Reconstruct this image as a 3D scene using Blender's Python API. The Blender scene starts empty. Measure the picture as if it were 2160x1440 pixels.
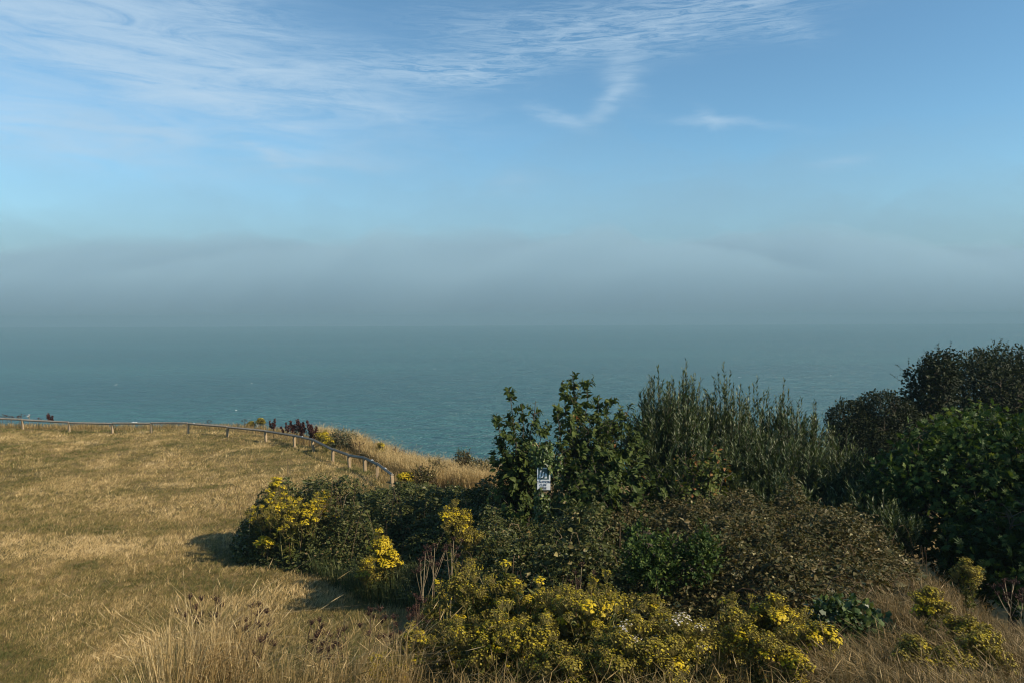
import bpy, math, random
import numpy as np
from mathutils import Matrix, Vector, Euler

SC = bpy.context.scene
COL = SC.collection
RNG = np.random.default_rng(11)
R = math.radians

# ------------------------------------------------------------------ camera
CAM_Z = 5.0
SEA_Z = -38.0
F_PX = 1542.0
PITCH, ROLL = 1.93, 0.22
cam_d = bpy.data.cameras.new("camera")
cam_d.sensor_width = 36.0
cam_d.lens = F_PX / 2160.0 * 36.0
cam_d.clip_start = 0.1
cam_d.clip_end = 60000.0
cam = bpy.data.objects.new("camera", cam_d)
COL.objects.link(cam)
cam_m = Matrix.Translation((0, 0, CAM_Z)) @ Matrix.Rotation(R(90 - PITCH), 4, 'X') @ Matrix.Rotation(R(-ROLL), 4, 'Z')
cam.matrix_world = cam_m
SC.camera = cam
CAMR = np.array(cam_m.to_3x3())

# ------------------------------------------------------------------ render
SC.render.engine = "CYCLES"
cy = SC.cycles
cy.max_bounces = 6
cy.diffuse_bounces = 3
cy.glossy_bounces = 2
cy.transmission_bounces = 3
cy.transparent_max_bounces = 64
cy.volume_bounces = 4
cy.caustics_reflective = False
cy.caustics_refractive = False
cy.use_denoising = True
cy.filter_width = 1.1
try:
    cy.denoiser = 'OPENIMAGEDENOISE'
    cy.denoising_input_passes = 'RGB_ALBEDO_NORMAL'
except Exception:
    pass
SC.view_settings.view_transform = 'Standard'
SC.view_settings.look = 'None'
SC.view_settings.gamma = 1.0
SC.view_settings.use_curve_mapping = False
SC.view_settings.exposure = 0.6

# ------------------------------------------------------------------ sun
SUN_EL, SUN_AZ = 33.0, 113.0          # azimuth clockwise from +y (north = view direction)
sd = bpy.data.lights.new("sun", 'SUN')
sd.energy = 5.0
sd.angle = R(0.5)
sd.color = (1.0, 0.86, 0.66)
sun = bpy.data.objects.new("sun", sd)
COL.objects.link(sun)
sv = Vector((math.sin(R(SUN_AZ)) * math.cos(R(SUN_EL)), math.cos(R(SUN_AZ)) * math.cos(R(SUN_EL)), math.sin(R(SUN_EL))))
sun.rotation_euler = sv.to_track_quat('Z', 'Y').to_euler()
sun.location = sv * 60


# ------------------------------------------------------------------ node helper
class NG:
    def __init__(self, nt):
        self.nt = nt
        nt.nodes.clear()

    def n(self, typ, ins=None, **props):
        nd = self.nt.nodes.new(typ)
        for k, v in props.items():
            setattr(nd, k, v)
        if ins:
            for k, v in ins.items():
                s = nd.inputs[k]
                if isinstance(v, bpy.types.NodeSocket):
                    self.nt.links.new(v, s)
                else:
                    s.default_value = v
        return nd

    def m(self, op, a, b=None, c=None, clamp=False):
        ins = {0: a}
        if b is not None:
            ins[1] = b
        if c is not None:
            ins[2] = c
        return self.n('ShaderNodeMath', ins, operation=op, use_clamp=clamp).outputs[0]

    def mix(self, fac, a, b, mode='MIX'):
        nd = self.nt.nodes.new('ShaderNodeMix')
        nd.data_type = 'RGBA'
        nd.blend_type = mode
        for i, v in ((0, fac), (6, a), (7, b)):
            if isinstance(v, bpy.types.NodeSocket):
                self.nt.links.new(v, nd.inputs[i])
            else:
                nd.inputs[i].default_value = v
        return nd.outputs[2]

    def ramp(self, fac, stops, interp='LINEAR'):
        nd = self.nt.nodes.new('ShaderNodeValToRGB')
        nd.color_ramp.interpolation = interp
        e = nd.color_ramp.elements
        while len(e) < len(stops):
            e.new(0.5)
        for i, (p, c) in enumerate(stops):
            e[i].position = p
            e[i].color = (*c, 1) if len(c) == 3 else c
        if isinstance(fac, bpy.types.NodeSocket):
            self.nt.links.new(fac, nd.inputs[0])
        return nd.outputs[0]

    def noise(self, vec, scale, detail=3, rough=0.5, dist=0.0, out=0):
        ins = {'Scale': scale, 'Detail': detail, 'Roughness': rough, 'Distortion': dist}
        if vec is not None:
            ins['Vector'] = vec
        return self.n('ShaderNodeTexNoise', ins).outputs[out]

    def mapping(self, vec, scale=(1, 1, 1), rot=(0, 0, 0), loc=(0, 0, 0)):
        return self.n('ShaderNodeMapping', {'Vector': vec, 'Scale': scale, 'Rotation': rot, 'Location': loc}).outputs[0]

    def link(self, a, b):
        self.nt.links.new(a, b)


# ------------------------------------------------------------------ world: Nishita sky and high cirrus
world = bpy.data.worlds.new("World")
SC.world = world
world.use_nodes = True
SKY_STRENGTH = 0.097
g = NG(world.node_tree)
sky = g.n('ShaderNodeTexSky', sky_type='NISHITA', sun_disc=False)
sky.sun_elevation = R(SUN_EL)
sky.sun_rotation = R(SUN_AZ)
sky.altitude = 40
sky.air_density = 1.0
sky.dust_density = 0.0
sky.ozone_density = 4.5
tc = g.n('ShaderNodeTexCoord')
sep = g.n('ShaderNodeSeparateXYZ', {0: tc.outputs['Generated']})
sx, sy, sz = sep.outputs
az = g.m('MULTIPLY', g.m('ARCTAN2', sx, sy), 57.2958)
el = g.m('MULTIPLY', g.m('ARCSINE', sz), 57.2958)
ae = g.n('ShaderNodeCombineXYZ', {0: az, 1: el, 2: 0.0}).outputs[0]
# wind-drawn distortion of the cloud field
dn = g.n('ShaderNodeTexNoise', {'Vector': g.mapping(ae, (0.10, 0.32, 1)), 'Scale': 1.0, 'Detail': 4.0, 'Roughness': 0.6}).outputs[1]
dsep = g.n('ShaderNodeSeparateColor', {0: dn})
azd = g.m('ADD', az, g.m('MULTIPLY', g.m('SUBTRACT', dsep.outputs[0], 0.5), 5.0))
eld = g.m('ADD', el, g.m('MULTIPLY', g.m('SUBTRACT', dsep.outputs[1], 0.5), 2.2))


def patch(caz, cel, wa, we, tilt, amp):
    c, s = math.cos(R(tilt)), math.sin(R(tilt))
    a = g.m('SUBTRACT', azd, caz)
    e = g.m('SUBTRACT', eld, cel)
    u = g.m('ADD', g.m('MULTIPLY', a, c / wa), g.m('MULTIPLY', e, s / wa))
    v = g.m('ADD', g.m('MULTIPLY', a, -s / we), g.m('MULTIPLY', e, c / we))
    r2 = g.m('ADD', g.m('MULTIPLY', u, u), g.m('MULTIPLY', v, v))
    return g.m('MULTIPLY', g.m('EXPONENT', g.m('MULTIPLY', r2, -1.0)), amp)


def total(lst):
    t = lst[0]
    for q in lst[1:]:
        t = g.m('ADD', t, q)
    return t


def wisp(X, Y, wx, wy, tilt, amp):
    """a patch of cirrus; place and half size read off the photograph, turned into degrees of azimuth and elevation"""
    a_ = math.atan((X - 1080) / F_PX)
    e_ = math.atan((668 - Y) / F_PX * math.cos(a_))
    return patch(math.degrees(a_), math.degrees(e_), math.degrees(wx / F_PX), math.degrees(wy / F_PX), tilt, amp)


# soft veils and fine streaks
veil = total([wisp(180, 60, 430, 110, -9, 0.85), wisp(560, 150, 320, 42, -9, 0.45), wisp(420, 205, 190, 20, -10, 0.80), wisp(70, 275, 260, 52, -3, 0.70), wisp(330, 282, 260, 16, -2, 0.40),
              wisp(680, 200, 200, 28, -10, 0.28), wisp(1325, 165, 32, 44, 10, 0.5), wisp(1298, 215, 60, 13, 28, 0.5), wisp(1175, 250, 62, 13, -16, 0.42), wisp(590, 328, 55, 13, -20, 0.6),
              wisp(705, 340, 120, 19, 2, 0.5), wisp(640, 370, 70, 8, -8, 0.25), wisp(1540, 265, 95, 8, -7, 0.5), wisp(1490, 255, 30, 10, -35, 0.3), wisp(1745, 344, 45, 13, 2, 0.32), wisp(1080, 390, 60, 20, 0, 0.16)])
fine = total([wisp(490, 42, 150, 30, -10, 0.55), wisp(880, 150, 170, 30, 2, 0.62), wisp(1000, 160, 110, 22, 2, 0.75), wisp(1240, 100, 230, 36, 2, 0.80), wisp(1100, 55, 200, 28, 0, 0.35),
              wisp(1500, 22, 190, 40, 3, 0.9), wisp(1640, 70, 70, 18, -10, 0.5), wisp(300, 150, 400, 60, -8, 0.16), patch(0, 36, 60, 7, 0, 0.35)])
n1 = g.noise(g.mapping(ae, (0.15, 0.9, 1), (0, 0, R(9))), 1.0, 7, 0.66, 0.8)
n2 = g.noise(g.mapping(ae, (0.28, 2.6, 1), (0, 0, R(4))), 1.0, 6, 0.72, 1.1)
s1 = g.n('ShaderNodeMapRange', {0: n1, 1: 0.36, 2: 0.68, 3: 0.15, 4: 1.2}).outputs[0]
s2 = g.n('ShaderNodeMapRange', {0: n2, 1: 0.40, 2: 0.74, 3: 0.0, 4: 1.15}).outputs[0]
s1 = g.m('ADD', g.m('MULTIPLY', s1, 0.95), g.m('MULTIPLY', s2, 0.12))
cl = g.m('ADD', g.m('MULTIPLY', g.m('MULTIPLY', veil, s1), 1.6), g.m('MULTIPLY', fine, g.m('MULTIPLY', s2, 1.3)))
cl = g.m('MULTIPLY', g.m('SUBTRACT', 1.0, g.m('EXPONENT', g.m('MULTIPLY', cl, -1.0))), 0.88)
CLOUD = tuple(v / SKY_STRENGTH for v in (0.34, 0.45, 0.55)) + (1,)
skyt = g.mix(1.0, sky.outputs[0], (0.93, 1.11, 1.01, 1), 'MULTIPLY')
skyc = g.mix(cl, skyt, CLOUD)
bg = g.n('ShaderNodeBackground', {'Color': skyc, 'Strength': SKY_STRENGTH})
g.n('ShaderNodeOutputWorld', {'Surface': bg.outputs[0]})


# ------------------------------------------------------------------ small numpy library
def unit(v):
    return v / np.maximum(np.linalg.norm(v, axis=-1, keepdims=True), 1e-9)


_h = np.random.default_rng(5).random((64, 64, 64))


def vnoise(p):
    """smooth value noise in 0..1 for points (N, 2 or 3)"""
    p = np.asarray(p, float)
    if p.shape[-1] == 2:
        p = np.concatenate([p, np.full(p.shape[:-1] + (1,), 0.37)], -1)
    i = np.floor(p).astype(int)
    f = p - i
    f = f * f * (3 - 2 * f)
    r = 0
    for a in (0, 1):
        for b in (0, 1):
            for c in (0, 1):
                w = (f[..., 0] if a else 1 - f[..., 0]) * (f[..., 1] if b else 1 - f[..., 1]) * (f[..., 2] if c else 1 - f[..., 2])
                r = r + w * _h[(i[..., 0] + a) % 64, (i[..., 1] + b) % 64, (i[..., 2] + c) % 64]
    return r


def fbm(p, o=3):
    p = np.asarray(p, float)
    return sum(vnoise(p * 2 ** k + 7.3 * k) * 0.5 ** k for k in range(o)) / sum(0.5 ** k for k in range(o))


class Acc:
    """collects triangles of one mesh"""

    def __init__(self):
        self.V, self.F, self.T, self.M, self.n = [], [], [], [], 0

    def add(self, V, F, tone=0.5, mi=0):
        V = np.asarray(V, float).reshape(-1, 3)
        F = np.asarray(F, int).reshape(-1, 3)
        if not len(V):
            return self
        self.V.append(V)
        self.F.append(F + self.n)
        self.T.append(np.broadcast_to(np.asarray(tone, float), (len(V),)) if np.ndim(tone) == 0 else np.asarray(tone, float))
        self.M.append(np.full(len(F), mi))
        self.n += len(V)
        return self

    def build(self, name, mats, parent=None, loc=None, smooth=False):
        me = self.mesh(name, mats, loc, smooth)
        return link(name, me, parent, loc if parent is None else None)

    def mesh(self, name, mats, loc=None, smooth=False):
        V = np.concatenate(self.V)
        F = np.concatenate(self.F)
        if loc is not None:
            V = V - np.asarray(loc, float)
        me = bpy.data.meshes.new(name)
        me.vertices.add(len(V))
        me.vertices.foreach_set('co', V.astype(np.float32).ravel())
        me.loops.add(F.size)
        me.loops.foreach_set('vertex_index', F.astype(np.int32).ravel())
        me.polygons.add(len(F))
        me.polygons.foreach_set('loop_start', np.arange(0, F.size, 3, dtype=np.int32))
        if not isinstance(mats, (list, tuple)):
            mats = [mats]
        for m in mats:
            me.materials.append(m)
        if len(mats) > 1:
            me.polygons.foreach_set('material_index', np.concatenate(self.M).astype(np.int32))
        at = me.attributes.new('tone', 'FLOAT', 'POINT')
        at.data.foreach_set('value', np.concatenate(self.T).astype(np.float32))
        me.update(calc_edges=True)
        me.shade_smooth() if smooth else me.shade_flat()
        return me


def link(name, me, parent=None, loc=None):
    o = bpy.data.objects.new(name, me)
    COL.objects.link(o)
    if parent is not None:
        o.parent = parent
    if loc is not None:
        o.location = loc
    return o


def thing(name, label, cat, loc, rz=0.0, group=None):
    o = bpy.data.objects.new(name, None)
    COL.objects.link(o)
    o.empty_display_size = 0.2
    o.location = loc
    o.rotation_euler = (0, 0, rz)
    o['label'] = label
    o['category'] = cat
    if group:
        o['group'] = group
    return o


def tag(o, label=None, cat=None, kind=None, group=None):
    for k, v in (('label', label), ('category', cat), ('kind', kind), ('group', group)):
        if v:
            o[k] = v
    return o


# leaf outlines: x = across, y = along (0..1), z = out of the blade
def fan(pts):
    V = np.array(pts, float)
    n = len(V)
    return V, np.array([(0, i, i + 1) for i in range(1, n - 1)])


SEEDHEAD = (np.array([(0, 0, 0), (0.026, 0.4, 0.01), (0, 1, 0), (-0.026, 0.4, 0.01)]), np.array([(0, 1, 2), (0, 2, 3)]))
LEAF2 = (np.array([(0, 0, 0), (0.3, 0.5, 0.07), (0, 1, -0.08), (-0.3, 0.5, 0.07)]), np.array([(0, 1, 2), (0, 2, 3)]))
NARROW = (np.array([(0, 0, 0), (0.125, 0.45, 0.03), (0, 1, -0.06), (-0.125, 0.45, 0.03)]), np.array([(0, 1, 2), (0, 2, 3)]))
OVATE = (np.array([(0, 0, 0), (0.26, 0.26, 0.07), (0.24, 0.6, 0.06), (0, 1, -0.14), (-0.24, 0.6, 0.06), (-0.26, 0.26, 0.07), (0, 0.5, 0)]),
         np.array([(6, 0, 1), (6, 1, 2), (6, 2, 3), (6, 3, 4), (6, 4, 5), (6, 5, 0)]))
_pal = [(0, 0.18, 0.04), (0, 0, 0), (0.28, 0.0, -0.04), (0.22, 0.22, 0), (0.55, 0.34, -0.08), (0.30, 0.50, 0), (0.36, 0.86, -0.10), (0.13, 0.66, 0),
        (0, 1.08, -0.14), (-0.13, 0.66, 0), (-0.36, 0.86, -0.10), (-0.30, 0.50, 0), (-0.55, 0.34, -0.08), (-0.22, 0.22, 0), (-0.28, 0.0, -0.04), (0, 0, 0)]
PALMATE = fan(_pal)
IVY = fan([(0, 0.2, 0.03), (0, 0, 0), (0.3, -0.05, -0.03), (0.22, 0.25, 0), (0.42, 0.5, -0.05), (0, 1, -0.06), (-0.42, 0.5, -0.05), (-0.22, 0.25, 0), (-0.3, -0.05, -0.03), (0, 0, 0)])


def leaves(acc, tmpl, pos, axis, normal, size, tone, mi=0):
    V0, F0 = tmpl
    N, k = len(pos), len(V0)
    if N == 0:
        return
    a = unit(axis)
    b = unit(np.cross(a, normal))
    nn = np.cross(b, a)
    size = np.broadcast_to(size, (N,))[:, None, None]
    V = pos[:, None, :] + size * (V0[None, :, 0:1] * b[:, None, :] + V0[None, :, 1:2] * a[:, None, :] + V0[None, :, 2:3] * nn[:, None, :])
    F = F0[None] + (np.arange(N) * k)[:, None, None]
    acc.add(V, F, np.repeat(np.broadcast_to(tone, (N,)), k), mi)


def tubes(acc, P, rad, sides=3, tone=0.5, mi=0, cap=False):
    """P (N,K,3) paths, rad (N,K) radii"""
    P = np.asarray(P, float)
    if P.ndim == 2:
        P = P[None]
    N, K, _ = P.shape
    rad = np.broadcast_to(np.asarray(rad, float), (N, K))
    t = np.gradient(P, axis=1)
    t = unit(t)
    ref = np.where(np.abs(t[..., 2:3]) > 0.9, np.array([1.0, 0.05, 0]), np.array([0, 0.05, 1.0]))
    u = unit(np.cross(t, ref))
    w = np.cross(t, u)
    ang = np.arange(sides) * 2 * math.pi / sides
    V = P[:, :, None, :] + rad[:, :, None, None] * (np.cos(ang)[:, None] * u[:, :, None, :] + np.sin(ang)[:, None] * w[:, :, None, :])
    idx = np.arange(N * K * sides).reshape(N, K, sides)
    a = idx[:, :-1]
    b = idx[:, 1:]
    a2 = np.roll(a, -1, 2)
    b2 = np.roll(b, -1, 2)
    F = np.stack([np.stack([a, a2, b2], -1), np.stack([a, b2, b], -1)], -2)
    if np.ndim(tone):
        tone = np.repeat(tone, K * sides)
    acc.add(V, F, tone, mi)
    if cap:
        for e in (0, K - 1):
            for q in range(N):
                r_ = idx[q, e]
                acc.F.append(np.array([(r_[0], r_[j], r_[j + 1]) for j in range(1, sides - 1)]) + acc.n - N * K * sides)
                acc.M.append(np.full(sides - 2, mi))


def blades(acc, base, lean, length, width, tone, bend=0.5, mi=0, seg=2):
    """grass blades: base (N,3); lean (N,3) tip offset per unit length; bends over towards the tip"""
    N = len(base)
    length = np.broadcast_to(length, (N,))
    width = np.broadcast_to(width, (N,))
    up = np.array([0, 0, 1.0])
    th = RNG.random(N) * 6.283
    wv = np.stack([np.cos(th), np.sin(th), np.zeros(N)], -1) * width[:, None] * 0.5
    tip = base + (up * (1 - bend * 0.35) + lean) * length[:, None]
    if seg == 1:
        V = np.stack([base - wv, base + wv, tip], 1)
        F = np.array([(0, 1, 2)])[None] + (np.arange(N) * 3)[:, None, None]
        k = 3
    else:
        mid = base + (up * 0.62 + lean * (0.62 * (1 - bend * 0.6))) * length[:, None]
        V = np.stack([base - wv, base + wv, mid - wv * 0.75, mid + wv * 0.75, tip], 1)
        F = np.array([(0, 1, 3), (0, 3, 2), (2, 3, 4)])[None] + (np.arange(N) * 5)[:, None, None]
        k = 5
    acc.add(V, F, np.repeat(np.broadcast_to(tone, (N,)), k), mi)


def box(acc, c, s, rot=None, tone=0.5, mi=0, bev=0.0):
    """box with chamfered edges along all sides (8 or 24 verts)"""
    h = np.array(s, float) / 2
    if bev <= 0:
        V = np.array([(x, y, z) for x in (-1, 1) for y in (-1, 1) for z in (-1, 1)]) * h
        Q = [(0, 1, 3, 2), (4, 6, 7, 5), (0, 4, 5, 1), (2, 3, 7, 6), (0, 2, 6, 4), (1, 5, 7, 3)]
        F = [t for q in Q for t in ((q[0], q[1], q[2]), (q[0], q[2], q[3]))]
    else:
        import bmesh
        bm = bmesh.new()
        bmesh.ops.create_cube(bm, size=1.0)
        for v in bm.verts:
            v.co = Vector((v.co.x * s[0], v.co.y * s[1], v.co.z * s[2]))
        bmesh.ops.bevel(bm, geom=list(bm.edges), offset=bev, segments=1, affect='EDGES')
        bmesh.ops.triangulate(bm, faces=list(bm.faces))
        bm.verts.index_update()
        V = np.array([v.co[:] for v in bm.verts])
        F = np.array([[v.index for v in f.verts] for f in bm.faces])
        bm.free()
    if rot is not None:
        V = V @ np.array(rot).T
    acc.add(V + np.array(c, float), F, tone, mi)


def rdir(n, up=0.0):
    v = RNG.normal(size=(n, 3))
    v = unit(v)
    v[:, 2] += up
    return unit(v)


# ------------------------------------------------------------------ terrain
def ray(X, Y):
    d = CAMR @ np.array([(X - 1080) / F_PX, (720 - Y) / F_PX, -1.0])
    return d / d[1]


def at(X, Y, d):
    return np.array([0, 0, CAM_Z]) + ray(X, Y) * d


_ctrl = np.array([
    (0, 0, 3.4), (-2, 0, 3.3), (2.5, 0, 3.4), (5, 0, 3.3), (0, -4, 3.5), (-6, -4, 3.0), (8, -4, 3.2), (-14, -4, 1.0), (16, -3, 2.0),
    (0, 4.8, 2.25), (1.5, 5, 2.3), (3.3, 5, 2.2), (-0.9, 4.5, 2.42), (-1.8, 4.8, 2.35), (-2.6, 4.8, 2.1), (-2.8, 4.0, 2.2), (-2.3, 5.6, 1.75), (2.5, 2.5, 2.9), (-1.5, 2.5, 2.5),
    (0.3, 7.2, 1.05), (1.8, 7.6, 1.3), (0, 10, 0.5), (1.5, 10.5, 0.9), (2.2, 12.5, 0.95), (0.6, 13, 0.5),
    (3.4, 9.5, 1.5), (4.4, 7, 1.75), (5.5, 10.6, 1.25), (4.4, 12.5, 0.9), (6.6, 8.2, 0.6), (9, 10, -0.6), (8, 6, 0.6), (10, 15, -1.3), (9, 20, -1.6), (15, 14, -1.2), (13, 26, -2), (22, 20, -1.5),
    (-1.9, 16, 0.12), (-5, 15.7, 0), (-3, 13.7, 0), (-2.5, 11.4, 0.1), (-1.7, 6.9, 1.0), (-2.6, 8, 0.65), (-0.9, 8.6, 0.75), (-3.6, 9.6, 0.08), (-5, 9, 0.02), (-5, 6, 0.35), (-4, 3.5, 1.2),
    (-8, 4, 0.1), (-10, 8, 0), (-15, 12, 0), (-20, 20, 0), (-30, 30, 0), (-15, 30, 0), (-10, 25, 0), (-8, 20, 0), (-6.5, 27, 0), (-12, 33, 0), (-25, 34, 0), (-45, 34, 0), (-45, 10, 0.2), (-25, 5, 0.2),
    (-4.3, 22.2, 0.25), (-2, 20, 0.15), (0, 19, 0.1), (3, 18, 0.15), (6, 18, -0.5), (5, 14.5, 0.45), (-4, 26, -0.5), (0, 24, -0.6), (-5.4, 28.2, -0.4), (-2.2, 22.8, -0.3), (-8.4, 31.6, -0.3), (-12, 34.9, -0.35), (-25, 35.6, -0.3), (-45, 35.8, -0.3), (5, 24, -0.8), (-30, 40, 0), (30, 34, -2), (40, 15, -1.5), (60, 30, -2), (-60, 36, 0)], float)


def _phi(r):
    return np.where(r > 0, r * r * np.log(np.maximum(r, 1e-6)), 0.0)


_A = _ctrl[:, :2]
_K = _phi(np.linalg.norm(_A[:, None] - _A[None], axis=-1)) + np.eye(len(_A)) * 0.6
_P = np.concatenate([np.ones((len(_A), 1)), _A], 1)
_S = np.linalg.solve(np.block([[_K, _P], [_P.T, np.zeros((3, 3))]]), np.concatenate([_ctrl[:, 2], np.zeros(3)]))
_ex = np.array([-90, -30, -16, -12.5, -9.5, -6.5, -3.5, 0, 6, 14, 30, 90], float)
_ey = np.array([35.8, 35.8, 35.4, 34.5, 32.8, 29.8, 27.2, 25.6, 27, 31, 36, 40], float)


def edge_y(x):
    return np.interp(x, _ex, _ey)


def H(x, y):
    x = np.asarray(x, float)
    y = np.asarray(y, float)
    sh = x.shape
    xf, yf = x.ravel(), y.ravel()
    out = np.empty(len(xf))
    for i in range(0, len(xf), 20000):
        q = np.stack([np.clip(xf[i:i + 20000], -60, 60), np.clip(yf[i:i + 20000], -10, 42)], -1)
        r = np.linalg.norm(q[:, None] - _A[None], axis=-1)
        out[i:i + 20000] = _phi(r) @ _S[:len(_A)] + _S[len(_A)] + q @ _S[len(_A) + 1:]
    out += (fbm(np.stack([xf, yf], -1) * 0.45, 3) - 0.5) * 0.16
    t = yf - edge_y(xf) - (vnoise(np.stack([xf, yf * 0], -1) * 0.5) - 0.5) * 1.2
    t = np.maximum(t, 0)
    out = out - np.minimum(0.25 * t + 0.22 * t * t, 60)
    return np.maximum(out, SEA_Z - 6).reshape(sh)


def gpt(X, d):
    """ground point in the direction of photo column X at depth d"""
    x = (X - 1080) / F_PX * d
    return np.array([x, d, float(H(np.array([x]), np.array([d]))[0])])


def gpts(xy):
    return np.concatenate([xy, H(xy[:, 0], xy[:, 1])[:, None]], 1)


def inside(xy, poly):
    x, y = xy[:, 0], xy[:, 1]
    c = np.zeros(len(xy), bool)
    n = len(poly)
    for i in range(n):
        x1, y1 = poly[i]
        x2, y2 = poly[(i + 1) % n]
        m = ((y1 > y) != (y2 > y)) & (x < (x2 - x1) * (y - y1) / (y2 - y1 + 1e-12) + x1)
        c ^= m
    return c


def scatter(poly, n):
    poly = np.array(poly, float)
    lo, hi = poly.min(0), poly.max(0)
    res = []
    tot = 0
    while tot < n:
        p = lo + (hi - lo) * RNG.random((n, 2))
        p = p[inside(p, poly)]
        res.append(p)
        tot += len(p)
    return np.concatenate(res)[:n]


# ------------------------------------------------------------------ materials
def leaf_mat(name, stops, rough=0.55, trans=0.3, spec=0.25, tcol=None, jitter=0.0):
    m = bpy.data.materials.new(name)
    m.use_nodes = True
    q = NG(m.node_tree)
    t = q.n('ShaderNodeAttribute', attribute_name='tone').outputs['Fac']
    n_ = q.noise(q.n('ShaderNodeTexCoord').outputs['Object'], 28.0, 2, 0.6)
    t = q.m('ADD', t, q.m('MULTIPLY', q.m('SUBTRACT', n_, 0.5), 0.22), clamp=True)
    c = q.ramp(t, stops)
    p = q.n('ShaderNodeBsdfPrincipled', {'Base Color': c, 'Roughness': rough, 'Specular IOR Level': spec})
    if trans > 0:
        tr = q.n('ShaderNodeBsdfTranslucent', {'Color': q.mix(1.0, c, (*(tcol or (1.25, 1.2, 0.6)), 1), 'MULTIPLY')})
        s = q.n('ShaderNodeMixShader', {0: trans, 1: p.outputs[0], 2: tr.outputs[0]}).outputs[0]
    else:
        s = p.outputs[0]
    q.n('ShaderNodeOutputMaterial', {'Surface': s})
    return m


M = {}
M['lawn'] = leaf_mat('dry_lawn_blade', [(0.0, (0.085, 0.092, 0.022)), (0.25, (0.20, 0.162, 0.050)), (0.5, (0.375, 0.276, 0.112)), (0.75, (0.53, 0.39, 0.18)), (1.0, (0.70, 0.54, 0.29))], 0.6, 0.25, 0.3, (1.1, 1.05, 0.8))
M['straw'] = leaf_mat('straw_grass', [(0.0, (0.06, 0.06, 0.018)), (0.3, (0.17, 0.125, 0.045)), (0.65, (0.34, 0.235, 0.095)), (1.0, (0.52, 0.40, 0.21))], 0.6, 0.3, 0.3, (1.1, 1.0, 0.75))
M['gold_grass'] = leaf_mat('golden_clifftop_grass', [(0.0, (0.16, 0.12, 0.04)), (0.5, (0.38, 0.27, 0.11)), (1.0, (0.55, 0.43, 0.22))], 0.6, 0.3, 0.3, (1.1, 1.0, 0.75))
M['brown_grass'] = leaf_mat('brown_bank_grass', [(0.0, (0.05, 0.045, 0.015)), (0.4, (0.125, 0.088, 0.033)), (0.8, (0.25, 0.178, 0.078)), (1.0, (0.42, 0.31, 0.17))], 0.6, 0.25, 0.3, (1.1, 1.0, 0.75))
M['green_grass'] = leaf_mat('long_green_grass', [(0.0, (0.025, 0.04, 0.012)), (0.6, (0.065, 0.085, 0.03)), (1.0, (0.16, 0.16, 0.07))], 0.5, 0.3)
M['bramble'] = leaf_mat('bramble_leaf', [(0.0, (0.026, 0.034, 0.009)), (0.45, (0.062, 0.076, 0.019)), (0.75, (0.11, 0.108, 0.032)), (0.9, (0.14, 0.085, 0.035)), (1.0, (0.24, 0.21, 0.09))], 0.5, 0.2, 0.25)
M['brown_bramble'] = leaf_mat('browned_bramble_leaf', [(0.0, (0.020, 0.026, 0.007)), (0.35, (0.045, 0.047, 0.013)), (0.65, (0.074, 0.060, 0.019)), (0.88, (0.125, 0.088, 0.035)), (1.0, (0.29, 0.26, 0.13))], 0.55, 0.2, 0.2)
M['broad'] = leaf_mat('broad_shrub_leaf', [(0.0, (0.022, 0.038, 0.009)), (0.5, (0.048, 0.070, 0.015)), (0.8, (0.085, 0.105, 0.022)), (0.93, (0.13, 0.14, 0.03)), (1.0, (0.20, 0.075, 0.025))], 0.55, 0.25, 0.15)
M['willow'] = leaf_mat('willow_leaf', [(0.0, (0.014, 0.026, 0.007)), (0.5, (0.036, 0.056, 0.014)), (0.85, (0.080, 0.105, 0.036)), (1.0, (0.20, 0.22, 0.11))], 0.5, 0.22, 0.3)
M['dark_leaf'] = leaf_mat('dark_evergreen_leaf', [(0.0, (0.008, 0.012, 0.004)), (0.6, (0.020, 0.028, 0.008)), (1.0, (0.050, 0.056, 0.016))], 0.6, 0.12, 0.15)
M['sycamore'] = leaf_mat('sycamore_leaf', [(0.0, (0.014, 0.028, 0.006)), (0.5, (0.030, 0.058, 0.012)), (0.85, (0.066, 0.105, 0.022)), (1.0, (0.14, 0.17, 0.04))], 0.55, 0.28, 0.15)
M['ivy'] = leaf_mat('ivy_leaf', [(0.0, (0.020, 0.036, 0.010)), (0.5, (0.045, 0.075, 0.018)), (0.85, (0.10, 0.13, 0.035)), (1.0, (0.22, 0.24, 0.07))], 0.42, 0.18, 0.3)
M['rag_leaf'] = leaf_mat('ragwort_leaf', [(0.0, (0.035, 0.042, 0.010)), (0.5, (0.085, 0.095, 0.018)), (1.0, (0.16, 0.15, 0.035))], 0.5, 0.3)
M['rag_stem'] = leaf_mat('ragwort_stem', [(0.0, (0.08, 0.035, 0.025)), (0.5, (0.16, 0.13, 0.035)), (1.0, (0.30, 0.27, 0.11))], 0.55, 0.0)
M['rag_flower'] = leaf_mat('ragwort_flower', [(0.0, (0.11, 0.085, 0.018)), (0.35, (0.24, 0.20, 0.024)), (0.62, (0.40, 0.315, 0.014)), (0.85, (0.50, 0.37, 0.012)), (0.985, (0.56, 0.42, 0.015)), (1.0, (0.50, 0.46, 0.38))], 0.55, 0.25, 0.25, (1.1, 1.0, 0.4))
M['bark'] = leaf_mat('bark', [(0.0, (0.03, 0.024, 0.016)), (1.0, (0.11, 0.09, 0.065))], 0.85, 0.0, 0.2)
M['dead_stem'] = leaf_mat('dead_stem', [(0.0, (0.045, 0.026, 0.018)), (0.5, (0.13, 0.09, 0.05)), (1.0, (0.36, 0.29, 0.18))], 0.75, 0.0, 0.2)
M['seed'] = leaf_mat('dark_seed_head', [(0.0, (0.018, 0.010, 0.009)), (0.6, (0.055, 0.026, 0.022)), (1.0, (0.12, 0.065, 0.035))], 0.8, 0.0, 0.2)
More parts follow.
